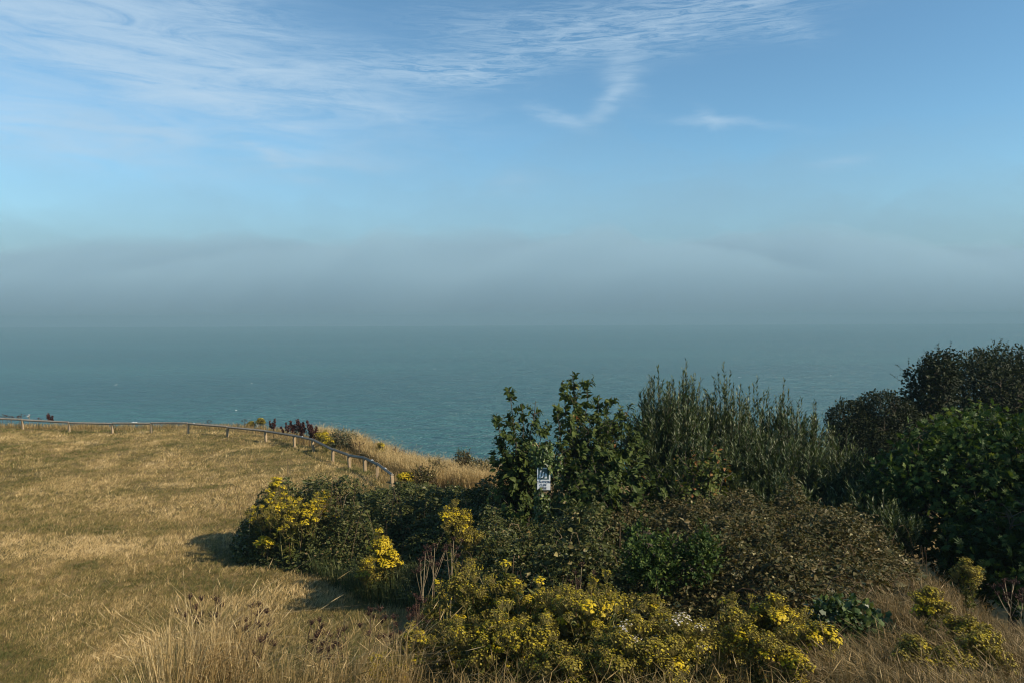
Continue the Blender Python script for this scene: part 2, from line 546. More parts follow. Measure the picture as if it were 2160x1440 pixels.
M['dock'] = leaf_mat('dock_seed_spike', [(0.0, (0.024, 0.008, 0.009)), (0.6, (0.055, 0.018, 0.018)), (1.0, (0.11, 0.045, 0.028))], 0.75, 0.1, 0.2)
M['grey_leaf'] = leaf_mat('grey_green_leaf', [(0.0, (0.035, 0.045, 0.022)), (0.6, (0.085, 0.095, 0.05)), (1.0, (0.17, 0.12, 0.05))], 0.55, 0.2)


def ground_mat(name):
    m = bpy.data.materials.new(name)
    m.use_nodes = True
    q = NG(m.node_tree)
    co = q.n('ShaderNodeTexCoord').outputs['Object']
    a = q.noise(co, 0.35, 5, 0.6)
    b = q.noise(co, 9.0, 5, 0.7)
    t = q.m('ADD', q.m('MULTIPLY', a, 0.65), q.m('MULTIPLY', b, 0.45))
    c = q.ramp(t, [(0.28, (0.052, 0.052, 0.017)), (0.45, (0.10, 0.078, 0.027)), (0.6, (0.19, 0.13, 0.05)), (0.8, (0.27, 0.19, 0.085))])
    # chalk and clay where the ground breaks off
    nz = q.n('ShaderNodeSeparateXYZ', {0: q.n('ShaderNodeNewGeometry').outputs['Normal']}).outputs[2]
    k = q.n('ShaderNodeMapRange', {0: nz, 1: 0.35, 2: 0.65, 3: 1.0, 4: 0.0}).outputs[0]
    c = q.mix(k, c, (0.38, 0.33, 0.26, 1))
    bp = q.n('ShaderNodeBump', {'Height': q.noise(co, 30.0, 4, 0.7), 'Strength': 0.7, 'Distance': 0.05})
    p = q.n('ShaderNodeBsdfPrincipled', {'Base Color': c, 'Roughness': 0.9, 'Specular IOR Level': 0.15, 'Normal': bp.outputs[0]})
    q.n('ShaderNodeOutputMaterial', {'Surface': p.outputs[0]})
    return m


M['ground'] = ground_mat('dry_turf_ground')


def sea_mat():
    m = bpy.data.materials.new('sea_water')
    m.use_nodes = True
    q = NG(m.node_tree)
    co = q.n('ShaderNodeTexCoord').outputs['Object']
    big = q.noise(q.mapping(co, (0.0016, 0.006, 1), (0, 0, R(8))), 1.0, 4, 0.6)
    c = q.ramp(big, [(0.3, (0.015, 0.088, 0.093)), (0.5, (0.022, 0.112, 0.112)), (0.7, (0.031, 0.138, 0.132))])
    w1 = q.noise(q.mapping(co, (0.030, 0.11, 1), (0, 0, R(6))), 1.0, 5, 0.68, 0.4)
    w2 = q.noise(q.mapping(co, (0.065, 0.20, 1), (0, 0, R(-7))), 1.0, 4, 0.7, 0.3)
    hgt = q.m('ADD', q.m('MULTIPLY', w1, 7.0), q.m('MULTIPLY', w2, 4.5))
    bp = q.n('ShaderNodeBump', {'Height': hgt, 'Strength': 1.0, 'Distance': 2.2})
    p = q.n('ShaderNodeBsdfPrincipled', {'Base Color': c, 'Roughness': 0.26, 'IOR': 1.333, 'Specular IOR Level': 0.45, 'Normal': bp.outputs[0]})
    q.n('ShaderNodeOutputMaterial', {'Surface': p.outputs[0]})
    return m


M['sea'] = sea_mat()


def wood_mat(name, c0, c1):
    m = bpy.data.materials.new(name)
    m.use_nodes = True
    q = NG(m.node_tree)
    co = q.n('ShaderNodeTexCoord').outputs['Object']
    t = q.noise(q.mapping(co, (14, 14, 3)), 1.0, 5, 0.65)
    t2 = q.noise(co, 0.9, 2, 0.5)
    c = q.ramp(q.m('ADD', q.m('MULTIPLY', t, 0.6), q.m('MULTIPLY', t2, 0.4)), [(0.3, c0), (0.7, c1)])
    bp = q.n('ShaderNodeBump', {'Height': t, 'Strength': 0.4, 'Distance': 0.01})
    p = q.n('ShaderNodeBsdfPrincipled', {'Base Color': c, 'Roughness': 0.8, 'Specular IOR Level': 0.25, 'Normal': bp.outputs[0]})
    q.n('ShaderNodeOutputMaterial', {'Surface': p.outputs[0]})
    return m


def plain(name, c, rough=0.5, metal=0.0):
    m = bpy.data.materials.new(name)
    m.use_nodes = True
    q = NG(m.node_tree)
    co = q.n('ShaderNodeTexCoord').outputs['Object']
    t = q.noise(co, 12.0, 4, 0.6)
    c2 = tuple(v * 0.82 for v in c)
    p = q.n('ShaderNodeBsdfPrincipled', {'Base Color': q.ramp(t, [(0.35, c2), (0.65, c)]), 'Roughness': rough, 'Metallic': metal})
    q.n('ShaderNodeOutputMaterial', {'Surface': p.outputs[0]})
    return m


M['post'] = wood_mat('weathered_post_wood', (0.17, 0.125, 0.075), (0.36, 0.27, 0.165))
M['rail'] = wood_mat('grey_rail_wood', (0.11, 0.095, 0.075), (0.27, 0.24, 0.195))
M['white'] = plain('white_sign_face', (0.74, 0.76, 0.77), 0.5)
M['ink'] = plain('dark_sign_print', (0.07, 0.08, 0.13), 0.5)
M['sign_blue'] = plain('green_black_sign_panel', (0.06, 0.10, 0.10), 0.5)
M['dropping'] = plain('chalky_white', (0.55, 0.55, 0.52), 0.8)
M['foam'] = plain('white_foam', (0.42, 0.48, 0.50), 0.8)

# ------------------------------------------------------------------ ground sheet
xs = np.concatenate([np.linspace(-95, -32, 60)[:-1], np.linspace(-32, 18, 170)[:-1], np.linspace(18, 95, 70)])
ys = np.concatenate([np.linspace(-14, 3, 30)[:-1], np.linspace(3, 38, 150)[:-1], np.linspace(38, 62, 40)])
gx, gy = np.meshgrid(xs, ys)
gz = H(gx, gy)
nx, ny = len(xs), len(ys)
ii = np.arange(nx * ny).reshape(ny, nx)
a, b, c, d = ii[:-1, :-1].ravel(), ii[:-1, 1:].ravel(), ii[1:, 1:].ravel(), ii[1:, :-1].ravel()
acc = Acc().add(np.stack([gx, gy, gz], -1).reshape(-1, 3), np.concatenate([np.stack([a, b, c], -1), np.stack([a, c, d], -1)]))
tag(acc.build('ground', M['ground'], smooth=True), kind='structure')

# ------------------------------------------------------------------ sea
SEA_END = 3500.0
yy = np.concatenate([np.linspace(38, 400, 40)[:-1], np.geomspace(400, SEA_END, 30)])
xx = np.linspace(-1, 1, 41)
V = np.array([(x * (250 + y * 1.45), y, SEA_Z) for y in yy for x in xx])
ii = np.arange(len(V)).reshape(len(yy), len(xx))
a, b, c, d = ii[:-1, :-1].ravel(), ii[:-1, 1:].ravel(), ii[1:, 1:].ravel(), ii[1:, :-1].ravel()
acc = Acc().add(V, np.concatenate([np.stack([a, b, c], -1), np.stack([a, c, d], -1)]))
tag(acc.build('sea', M['sea']), kind='structure')

# breaking crests: small raised foam flecks
acc = Acc()
for (X, Y, w) in [(525, 763, 3), (530, 808, 3), (918, 777, 5), (498, 865, 2), (245, 811, 4), (1395, 806, 3), (1560, 795, 4), (1752, 791, 3), (1800, 832, 4), (705, 745, 3)]:
    dr = ray(X, Y)
    t = (SEA_Z - CAM_Z) / dr[2]
    c = np.array([0, 0, CAM_Z]) + dr * t
    for k in range(5):
        L = w * 0.16 * t / F_PX * RNG.uniform(0.5, 1.3)
        cc = c + np.array([RNG.normal() * L * 1.2, RNG.normal() * L * 2.5, 0.05])
        nsg = 7
        sx_ = np.linspace(-1, 1, nsg)
        hgt = 0.16 * (1 - sx_ ** 2) * RNG.uniform(0.6, 1.4, nsg)
        top = np.stack([cc[0] + sx_ * L, cc[1] + 0.3 * np.sin(sx_ * 3), cc[2] + hgt], -1)
        fr = np.stack([cc[0] + sx_ * L, cc[1] - 0.8 - 0 * sx_, cc[2] + 0 * sx_], -1)
        bk = np.stack([cc[0] + sx_ * L, cc[1] + 1.4 + 0 * sx_, cc[2] + 0 * sx_], -1)
        Vv = np.concatenate([fr, top, bk])
        Fv = [t_ for i in range(nsg - 1) for o in (0, nsg) for t_ in ((o + i, o + i + 1, o + nsg + i + 1), (o + i, o + nsg + i + 1, o + nsg + i))]
        acc.add(Vv, Fv)
tag(acc.build('sea_foam', M['foam']), kind='stuff')


# ------------------------------------------------------------------ air: haze box and sea fog bank
def volume_mat(name, color, density, aniso):
    m = bpy.data.materials.new(name)
    m.use_nodes = True
    q = NG(m.node_tree)
    v = q.n('ShaderNodeVolumePrincipled', {'Color': (*color, 1), 'Density': density, 'Anisotropy': aniso})
    q.n('ShaderNodeOutputMaterial', {'Volume': v.outputs[0]})
    return m


M['haze'] = volume_mat('sea_haze', (0.24, 0.372, 0.448), 0.00055, 0.0)
M['fog'] = volume_mat('sea_fog', (0.48, 0.665, 0.775), 0.0003, 0.0)
M['mist'] = volume_mat('thin_mist', (0.33, 0.455, 0.56), 0.00005, 0.0)
acc = Acc()
x1 = 250 + SEA_END * 1.45 + 100
V = np.array([(x, y, z) for x in (-x1, x1) for y in (-60.0, SEA_END + 60) for z in (SEA_Z - 8, 14.0)])
Q = [(0, 1, 3, 2), (4, 6, 7, 5), (0, 4, 5, 1), (2, 3, 7, 6), (0, 2, 6, 4), (1, 5, 7, 3)]
acc.add(V, [t for q in Q for t in ((q[0], q[1], q[2]), (q[0], q[2], q[3]))])
tag(acc.build('haze', M['haze']), kind='stuff')

# fog bank: overlapping long low bodies of thin fog lying on the water beyond the haze, with billowed tops
def fog_bank(y0, depth, height, broad, billow, mat, seed, rag=0.12):
    na, nr = 170, 20
    sk = 0.4
    uu = np.linspace(-1, 1, na)
    rr = np.linspace(0, 1, nr)
    U, Rr = np.meshgrid(uu, rr, indexing='ij')
    X_ = U * y0 * (1.9 + 0.4 * Rr)
    Y_ = y0 + Rr * depth
    p = np.stack([(X_ + 0.5 * sk * (Y_ - y0)) / 1500.0 + seed, Rr * 0.6 + seed, 0 * Rr + 0.3], -1)
    q = np.stack([(X_ - 0.8 * sk * (Y_ - y0)) / 400.0 + seed, Rr * 1.6 + 5 * seed, 0 * Rr + 2.3], -1)
    w_ = np.stack([(X_ + 0.6 * sk * (Y_ - y0)) / 170.0 + seed, Rr * 4.0 + 3 * seed, 0 * Rr + 4.3], -1)
    prof = np.sin(math.pi * (Rr * 0.88 + 0.06)) ** 0.5
    hh = prof * height * (1 + broad * 2 * (fbm(p, 2) - 0.5) + billow * 2 * (fbm(q, 2) - 0.5) + rag * 2 * (vnoise(w_) - 0.5))
    top = np.stack([X_, Y_, SEA_Z - 60 + np.maximum(hh, 4)], -1).reshape(-1, 3)
    bot = top.copy()
    bot[:, 2] = SEA_Z - 70
    it = np.arange(na * nr).reshape(na, nr)
    F = []
    for A_, flip in ((it, False), (it + na * nr, True)):
        a, b, c, d = A_[:-1, :-1].ravel(), A_[1:, :-1].ravel(), A_[1:, 1:].ravel(), A_[:-1, 1:].ravel()
        t = np.concatenate([np.stack([a, b, c], -1), np.stack([a, c, d], -1)])
        F.append(t[:, ::-1] if flip else t)
    rim = np.concatenate([it[:-1, 0], it[-1, :-1], it[:0:-1, -1], it[0, :0:-1]])
    r2 = np.roll(rim, -1)
    F.append(np.concatenate([np.stack([rim, rim + na * nr, r2 + na * nr], -1), np.stack([rim, r2 + na * nr, r2], -1)]))
    acc = Acc().add(np.concatenate([top, bot]), np.concatenate(F))
    tag(acc.build('fog_bank', mat, smooth=True), kind='stuff')


for k_, (dy, dep, hh_, br_, bi_, mt_, sd_) in enumerate([
        (200, 7000, 712, 0.22, 0.15, 'fog', 1.7), (240, 6900, 735, 0.23, 0.19, 'fog', 1.7), (280, 6800, 758, 0.24, 0.23, 'fog', 1.72), (320, 6850, 785, 0.25, 0.27, 'fog', 1.75),
        (150, 7200, 930, 0.26, 0.3, 'mist', 5.9), (130, 7400, 1120, 0.3, 0.3, 'mist', 23.2), (110, 7600, 1390, 0.25, 0.25, 'mist', 28.4), (90, 7700, 1780, 0.2, 0.2, 'mist', 33.1)]):
    fog_bank(SEA_END + dy, dep, hh_, br_, bi_, M[mt_], sd_)

# ------------------------------------------------------------------ lawn turf
LAWN = [(-40, 6), (-8, 4.2), (-3.9, 6.4), (-2.2, 9.6), (-1.6, 12.5), (-2.4, 14.2), (-4.7, 15.8), (-4.5, 18.5), (-3.6, 20.5), (-4.9, 24.0), (-6.9, 27.5), (-9.6, 30.2), (-12.5, 32.0), (-16, 33.2), (-40, 33.2)]


def lawn_points(n):
    """more points near the camera than far away, inside what can be seen"""
    out = []
    tot = 0
    while tot < n:
        u = RNG.random(n)
        y = 6.0 * (34.0 / 6.0) ** u
        x = (RNG.random(n) * (1.0) - 0.80) * (y * 1.05)
        p = np.stack([x, y], -1)
        p = p[inside(p, LAWN)]
        out.append(p)
        tot += len(p)
    return np.concatenate(out)[:n]


def patch_tone(xy):
    a = fbm(np.stack([xy[:, 0] * 0.22, xy[:, 1] * 0.5], -1) + 3.1, 3)
    b = fbm(xy * 1.1 + 9.7, 3)
    return a, b


NT, NB = 56000, 8
txy = lawn_points(NT)
tu_tone = RNG.normal(size=NT) * 0.18
tu_lean = np.stack([0.30 + 0.45 * RNG.normal(size=NT), 0.1 + 0.45 * RNG.normal(size=NT), np.zeros(NT)], -1)
tu_len = 0.6 + 0.8 * RNG.random(NT)
rep_ = lambda v: np.repeat(v, NB, 0)
N = NT * NB
xy = rep_(txy) + RNG.normal(size=(N, 2)) * rep_(0.018 + 0.0016 * txy[:, 1])[:, None]
base = gpts(xy)
dist = xy[:, 1]
pa, pb = patch_tone(rep_(txy))
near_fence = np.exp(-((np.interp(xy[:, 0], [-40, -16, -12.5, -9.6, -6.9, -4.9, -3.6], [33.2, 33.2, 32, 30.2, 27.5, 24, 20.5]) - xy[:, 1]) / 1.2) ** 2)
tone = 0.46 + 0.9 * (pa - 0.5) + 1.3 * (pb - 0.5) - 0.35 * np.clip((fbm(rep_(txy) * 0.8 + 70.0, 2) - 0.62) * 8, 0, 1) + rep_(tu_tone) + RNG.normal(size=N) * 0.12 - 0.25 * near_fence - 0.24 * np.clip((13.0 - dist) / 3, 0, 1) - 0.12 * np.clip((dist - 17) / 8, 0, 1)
ln = (0.030 + 0.036 * RNG.random(N)) * (0.75 + 0.9 * pb) * (1 + dist * 0.014) * rep_(tu_len)
w = 0.0042 + 0.00050 * dist
lean = rep_(tu_lean) + np.stack([0.22 * RNG.normal(size=N), 0.22 * RNG.normal(size=N), np.zeros(N)], -1)
acc = Acc()
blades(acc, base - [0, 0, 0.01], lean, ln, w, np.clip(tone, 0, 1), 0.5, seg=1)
# scattered longer seed stalks left by the mower
n2_ = 9000
xy = lawn_points(n2_)
pa, pb = patch_tone(xy)
keep = pb > 0.42
xy = xy[keep]
n2_ = len(xy)
lean = np.stack([0.35 + 0.4 * RNG.normal(size=n2_), 0.45 * RNG.normal(size=n2_), np.zeros(n2_)], -1)
blades(acc, gpts(xy) - [0, 0, 0.01], lean, 0.09 + 0.10 * RNG.random(n2_), 0.003 + 0.00028 * xy[:, 1], np.clip(0.8 + 0.15 * RNG.normal(size=n2_), 0, 1), 0.8)
tag(acc.build('lawn_grass', M['lawn']), 'parched short lawn grass, straw coloured with olive patches', 'grass', 'stuff')


# ------------------------------------------------------------------ long grasses
def grass_field(name, mat, poly, n, hmin, hmax, width, tone0, tsp, lean0, label, heads=0.0, clump=0.5, cs=2.2):
    xy = scatter(poly, int(n * 1.6))
    cn = fbm(xy * cs + 31.0, 2)
    keep = RNG.random(len(xy)) < np.clip(0.5 + (cn - 0.5) * 4 * clump, 0.05, 1)
    xy, cn = xy[keep][:n], cn[keep][:n]
    k = len(xy)
    base = gpts(xy) - [0, 0, 0.03]
    ln = (hmin + (hmax - hmin) * RNG.random(k) ** 1.3) * (0.55 + 0.9 * cn)
    lean = np.stack([lean0[0] + 0.28 * RNG.normal(size=k), lean0[1] + 0.28 * RNG.normal(size=k), -0.05 - 0.1 * RNG.random(k)], -1)
    tone = np.clip(tone0 + tsp * RNG.normal(size=k) + 0.6 * (cn - 0.5), 0, 1)
    acc = Acc()
    blades(acc, base, lean, ln, width * (0.6 + 0.8 * RNG.random(k)), tone, 0.7)
    if heads > 0:
        j = RNG.random(k) < heads
        tip = base[j] + (np.array([0, 0, 0.76]) + lean[j]) * ln[j][:, None]
        d_ = unit(np.array([0, 0, 0.6]) + lean[j] * 1.5)
        leaves(acc, SEEDHEAD, tip - d_ * 0.02, d_, rdir(j.sum()), 0.09 + 0.06 * RNG.random(j.sum()), np.clip(tone[j] + 0.12, 0, 1))
    return tag(acc.build(name, mat), label, 'grass', 'stuff')


# golden tall grass on the seaward side of the fence
grass_field('clifftop_grass', M['gold_grass'], [(-8.6, 31.0), (-6.2, 28.0), (-4.2, 24.5), (-3.0, 21.8), (-1.2, 20.4), (0.2, 20.5), (0.4, 25.2), (-3.4, 27.0), (-6.4, 29.6), (-8.4, 31.8)], 30000, 0.62, 1.08, 0.011, 0.55, 0.2, (-0.05, 0.0),
            'tall golden grass between the rail fence and the sea', 0.4, 0.3)
# rough verge all along the fence foot
grass_field('verge_grass', M['straw'], [(-40, 33.4), (-16, 33.4), (-12.6, 32.3), (-9.7, 30.5), (-7.2, 27.9), (-5.0, 24.3), (-3.8, 20.8), (-3.0, 21.5), (-4.4, 25.2), (-6.4, 29.2), (-9.3, 32.6), (-12.4, 34.4), (-16, 35.6), (-40, 36.0)], 30000, 0.10, 0.42, 0.010, 0.38, 0.25, (0.05, 0.0),
            'rough olive and straw verge grass along the low fence', 0.1, 0.6)
# tussocks at the foot of the near bank
grass_field('tussock_grass', M['straw'], [(-2.75, 5.3), (-2.3, 4.4), (-0.75, 4.4), (-0.7, 6.4), (-1.3, 7.6), (-2.4, 6.6)], 6500, 0.35, 0.85, 0.0036, 0.42, 0.34, (0.14, 0.0),
            'straw coloured tussock grass on the near bank at the lower left', 0.25, 0.9, 2.6)
grass_field('tussock_grass', M['straw'], [(-2.3, 4.55), (-1.75, 4.5), (-1.7, 5.1), (-2.3, 5.2)], 1500, 0.75, 1.25, 0.0042, 0.66, 0.26, (0.02, 0.0),
            'tallest straw tussock standing up at the lower left', 0.25, 0.9, 3.5)
grass_field('shaded_grass', M['green_grass'], [(-5.0, 15.3), (-2.7, 12.7), (-1.4, 11.6), (-0.6, 12.2), (-1.6, 14.2), (-3.6, 15.6)], 8000, 0.25, 0.65, 0.010, 0.45, 0.28, (-0.12, -0.1),
            'long green grass in the shade where the lawn meets the brambles', 0.1, 0.5)
# brown grass of the right-hand bank
grass_field('bank_grass', M['brown_grass'], [(1.9, 4.0), (4.2, 4.2), (5.8, 6.6), (6.3, 9.3), (6.0, 11.0), (4.8, 11.6), (3.8, 10.6), (3.0, 8.6), (2.2, 7.0)], 64000, 0.20, 0.60, 0.0046, 0.40, 0.28, (-0.16, 0.05),
            'brown bent grass covering the slope below the dark trees', 0.15, 0.55)
grass_field('foreground_grass', M['straw'], [(-1.6, 3.6), (4.0, 3.6), (3.8, 6.6), (2.0, 7.6), (0.6, 8.8), (-1.6, 9.0), (-1.9, 7.4), (-1.5, 6.2)], 27000, 0.2, 0.6, 0.0055, 0.3, 0.25, (0.05, 0.0),
            'mixed green and straw grass growing among the nearest ragwort', 0.1, 0.5)

# ------------------------------------------------------------------ rail fence
POSTS = [(-160, 901, 0), (-52, 902, 0), (48, 904.5, 0), (146, 907, 0), (237, 909.5, 0), (319, 912.5, 0), (397, 917.5, 0), (480, 924, 0), (561, 932.5, 0.0), (621, 943.5, 0.02), (661, 956, 0.04), (702, 973, 0.08), (737, 984, 0.14), (770, 996, 0.2), (796, 1009, 0.25), (828, 1028, 0.28)]
fp = []
for (X, Y, z) in POSTS:
    dr = ray(X, Y)
    t = (z - CAM_Z) / dr[2]
    x, y = dr[0] * t, dr[1] * t
    fp.append(np.array([x, y, float(H(np.array([x]), np.array([y]))[0])]))
fence = thing('rail_fence', 'low weathered timber rail fence curving along the clifftop lawn', 'fence', fp[6])
o0 = np.array(fp[6])
RH = 0.44
for i, p in enumerate(fp):
    a = fp[max(i - 1, 0)]
    b = fp[min(i + 1, len(fp) - 1)]
    th = math.atan2(b[1] - a[1], b[0] - a[0])
    rot = np.array(Euler((R(RNG.normal() * 2.5), R(RNG.normal() * 2.5), th + R(RNG.normal() * 6))).to_matrix())
    acc = Acc()
    box(acc, p - o0 + [0, 0, RH / 2 - 0.12], (0.085, 0.085, RH + 0.2), rot, bev=0.008)
    acc.build('post', M['post'], fence)
for i in range(len(fp) - 1):
    p, q = fp[i] + [0, 0, RH + RNG.normal() * 0.012], fp[i + 1] + [0, 0, RH + RNG.normal() * 0.012]
    d = unit(q - p)
    s = unit(np.cross(d, [0, 0, 1]))
    u = np.cross(s, d)
    L = np.linalg.norm(q - p)
    # square rail laid corner-up in the notched post heads
    rot = np.stack([d, (s + u) / math.sqrt(2), (u - s) / math.sqrt(2)], 1)
    acc = Acc()
    box(acc, (p + q) / 2 - o0 + [0, 0, 0.005], (L - 0.012, 0.072, 0.072), rot, bev=0.008)
    acc.build('rail', M['rail'], fence)
# dried bird droppings on the rail
for (i, t) in ((4, 0.55), (4, 0.62), (5, 0.9), (6, 0.15), (9, 0.45), (13, 0.6), (14, 0.55)):
    c = fp[i] * (1 - t) + fp[i + 1] * t + [0, 0, RH + 0.058]
    acc = Acc()
    k = 9
    an = np.arange(k) * 2 * math.pi / k
    d = unit(fp[i + 1] - fp[i])
    rad = 0.05 * RNG.uniform(0.7, 1.3, k)
    ring = np.stack([np.cos(an) * rad * 1.8, np.sin(an) * rad * 0.7, np.full(k, -0.02)], -1)
    Rm = np.array([[d[0], -d[1], 0], [d[1], d[0], 0], [0, 0, 1]])
    V = np.concatenate([[[0, 0, 0.018]], ring]) @ Rm.T + c - o0
    acc.add(V, [(0, 1 + j, 1 + (j + 1) % k) for j in range(k)])
    acc.build('bird_dropping', M['dropping'], fence)


# ------------------------------------------------------------------ woody plants
def limb_paths(base, tips, k=6, sag=0.0, wob=0.06):
    """curved limbs from base (3,) or (N,3) to tips (N,3)"""
    N = len(tips)
    b = np.broadcast_to(np.asarray(base, float), (N, 3))
    t = np.linspace(0, 1, k)[None, :, None]
    P = b[:, None] * (1 - t) + tips[:, None] * t
    L = np.linalg.norm(tips - b, axis=1)[:, None, None]
    out = (tips - b) * np.array([1, 1, 0])
    P = P - out[:, None] * 0.35 * (t * (1 - t))
    P[..., 2] += (L * sag * t * (1 - t))[..., 0]
    w = RNG.normal(size=(N, k, 3)) * wob * L * (t * (1 - t) * 4) * 0.5
    return P + w


def leafy_shoots(acc, tmpl, P, n_per, size, t0=0.2, up=0.9, tone0=0.5, tsp=0.2, mi=0, droop=0.0, outv=0.8):
    """leaves spaced along shoots P (N,K,3)"""
    N, K, _ = P.shape
    t = t0 + (1 - t0) * (np.arange(n_per) + RNG.random((N, n_per))) / n_per
    f = t * (K - 1)
    i = np.minimum(f.astype(int), K - 2)
    fr = (f - i)[..., None]
    r_ = np.arange(N)[:, None]
    pos = P[r_, i] * (1 - fr) + P[r_, i + 1] * fr
    tan = unit(P[r_, i + 1] - P[r_, i])
    side = unit(RNG.normal(size=tan.shape))
    side = unit(side - tan * (side * tan).sum(-1, keepdims=True))
    ax = unit(tan * up + side * outv + np.array([0, 0, -droop]))
    nor = unit(tan * 0.8 - side * up + np.array([0, 0, 0.4]) + 0.25 * RNG.normal(size=tan.shape))
    sz = size * (0.65 + 0.6 * RNG.random((N, n_per))) * (1.05 - 0.45 * t)
    tone = np.clip(tone0 + tsp * RNG.normal(size=(N, n_per)) + 0.12 * (t - 0.6), 0, 1)
    leaves(acc, tmpl, pos.reshape(-1, 3), ax.reshape(-1, 3), nor.reshape(-1, 3), sz.ravel(), tone.ravel(), mi)
    return pos.reshape(-1, 3), ax.reshape(-1, 3), nor.reshape(-1, 3), sz.ravel(), tone.ravel()


def willow(label, X, d, Ytop, wpx, nshoot=46, lean=0.0, tone=0.5):
    nshoot = int(nshoot * 2.5)
    b = gpt(X, d)
    top = at(X, Ytop, d)[2]
    h = max(top - b[2], 0.8)
    rw = wpx * 1.75 / F_PX * d * 0.5
    t = thing('willow_shrub', label, 'shrub', b, 0, 'upright willow shrubs on the slope')
    n = nshoot
    rr_ = np.sqrt(RNG.random(n)) * rw
    th = RNG.random(n) * 6.283
    hh = h * (1.0 - 0.42 * (rr_ / rw) ** 1.3) * (1 - 0.28 * RNG.random(n) ** 1.5)
    hh[0] = h
    rr_[0] = 0
    tips = np.stack([rr_ * np.cos(th) + lean * hh, rr_ * np.sin(th), hh], -1)
    P = limb_paths(np.stack([tips[:, 0] * 0.25, tips[:, 1] * 0.25, np.full(n, -0.1)], -1), tips, 7, 0, 0.03)
    st = Acc()
    tubes(st, P, np.linspace(0.016, 0.003, 7)[None] * RNG.uniform(0.7, 1.2, (n, 1)), 3, 0.4)
    # short side shoots pointing up
    m = 5
    src = np.repeat(P[:, 2:6], 1, 0)
    Q = []
    for j in range(m):
        q0 = P[:, 1 + j] + 0
        L = RNG.uniform(0.25, 0.55, n) * (0.6 + 0.25 * h / 3)
        dr = unit(np.stack([RNG.normal(size=n) * 0.45, RNG.normal(size=n) * 0.45, np.ones(n)], -1))
        Q.append(np.stack([q0 + dr * (L * s_)[:, None] + np.array([0, 0, 0.1]) * (L * s_ * s_)[:, None] for s_ in (0, 0.33, 0.66, 1)], 1))
    Q = np.concatenate(Q)
    st.build('stem', M['bark'], t)
    lf = Acc()
    leafy_shoots(lf, NARROW, P, int(42 + 15 * h), 0.18, 0.12, 0.9, tone, 0.22, outv=0.6)
    leafy_shoots(lf, NARROW, Q, 20, 0.13, 0.05, 0.9, tone, 0.24, outv=0.6)
    tag(lf.build('foliage', M['willow'], t), kind='stuff')
    return t


def blob_points(blobs, n, shell=0.35, lump=0.25, ls=1.3):
    """points in lumpy ellipsoid shells; blobs (cx,cy,cz,rx,ry,rz)"""
    B = np.array(blobs, float)
    wgt = (B[:, 3] * B[:, 5]) + B[:, 3] * B[:, 4]
    k = RNG.choice(len(B), n, p=wgt / wgt.sum())
    dv = unit(RNG.normal(size=(n, 3)))
    ph = vnoise(dv * ls * 1.9 + B[k, :3] * 1.7 + 20.0)
    ph2 = vnoise(dv * ls * 4.5 + B[k, :3] * 2.1 + 40.0)
    rad = (1 - shell * RNG.random(n) ** 1.4) * (1 + lump * 2 * (ph - 0.5) + lump * 1.1 * (ph2 - 0.5))
    return B[k, :3] + dv * B[k, 3:] * rad[:, None], dv, ph


def crown(acc, tmpl, blobs, n, size, tone0, tsp, shell=0.35, lump=0.25, ls=1.3, up=0.5):
    p, dv, ph = blob_points(blobs, n, shell, lump, ls)
    ax = unit(dv + 0.9 * RNG.normal(size=p.shape) + np.array([0, 0, up * 0.4]))
    nor = unit(dv * 0.8 + np.array([0, 0, up]) + 0.6 * RNG.normal(size=p.shape))
    leaves(acc, tmpl, p, ax, nor, size * RNG.uniform(0.6, 1.3, n), np.clip(tone0 + tsp * RNG.normal(size=n) + 0.5 * (ph - 0.5), 0, 1))


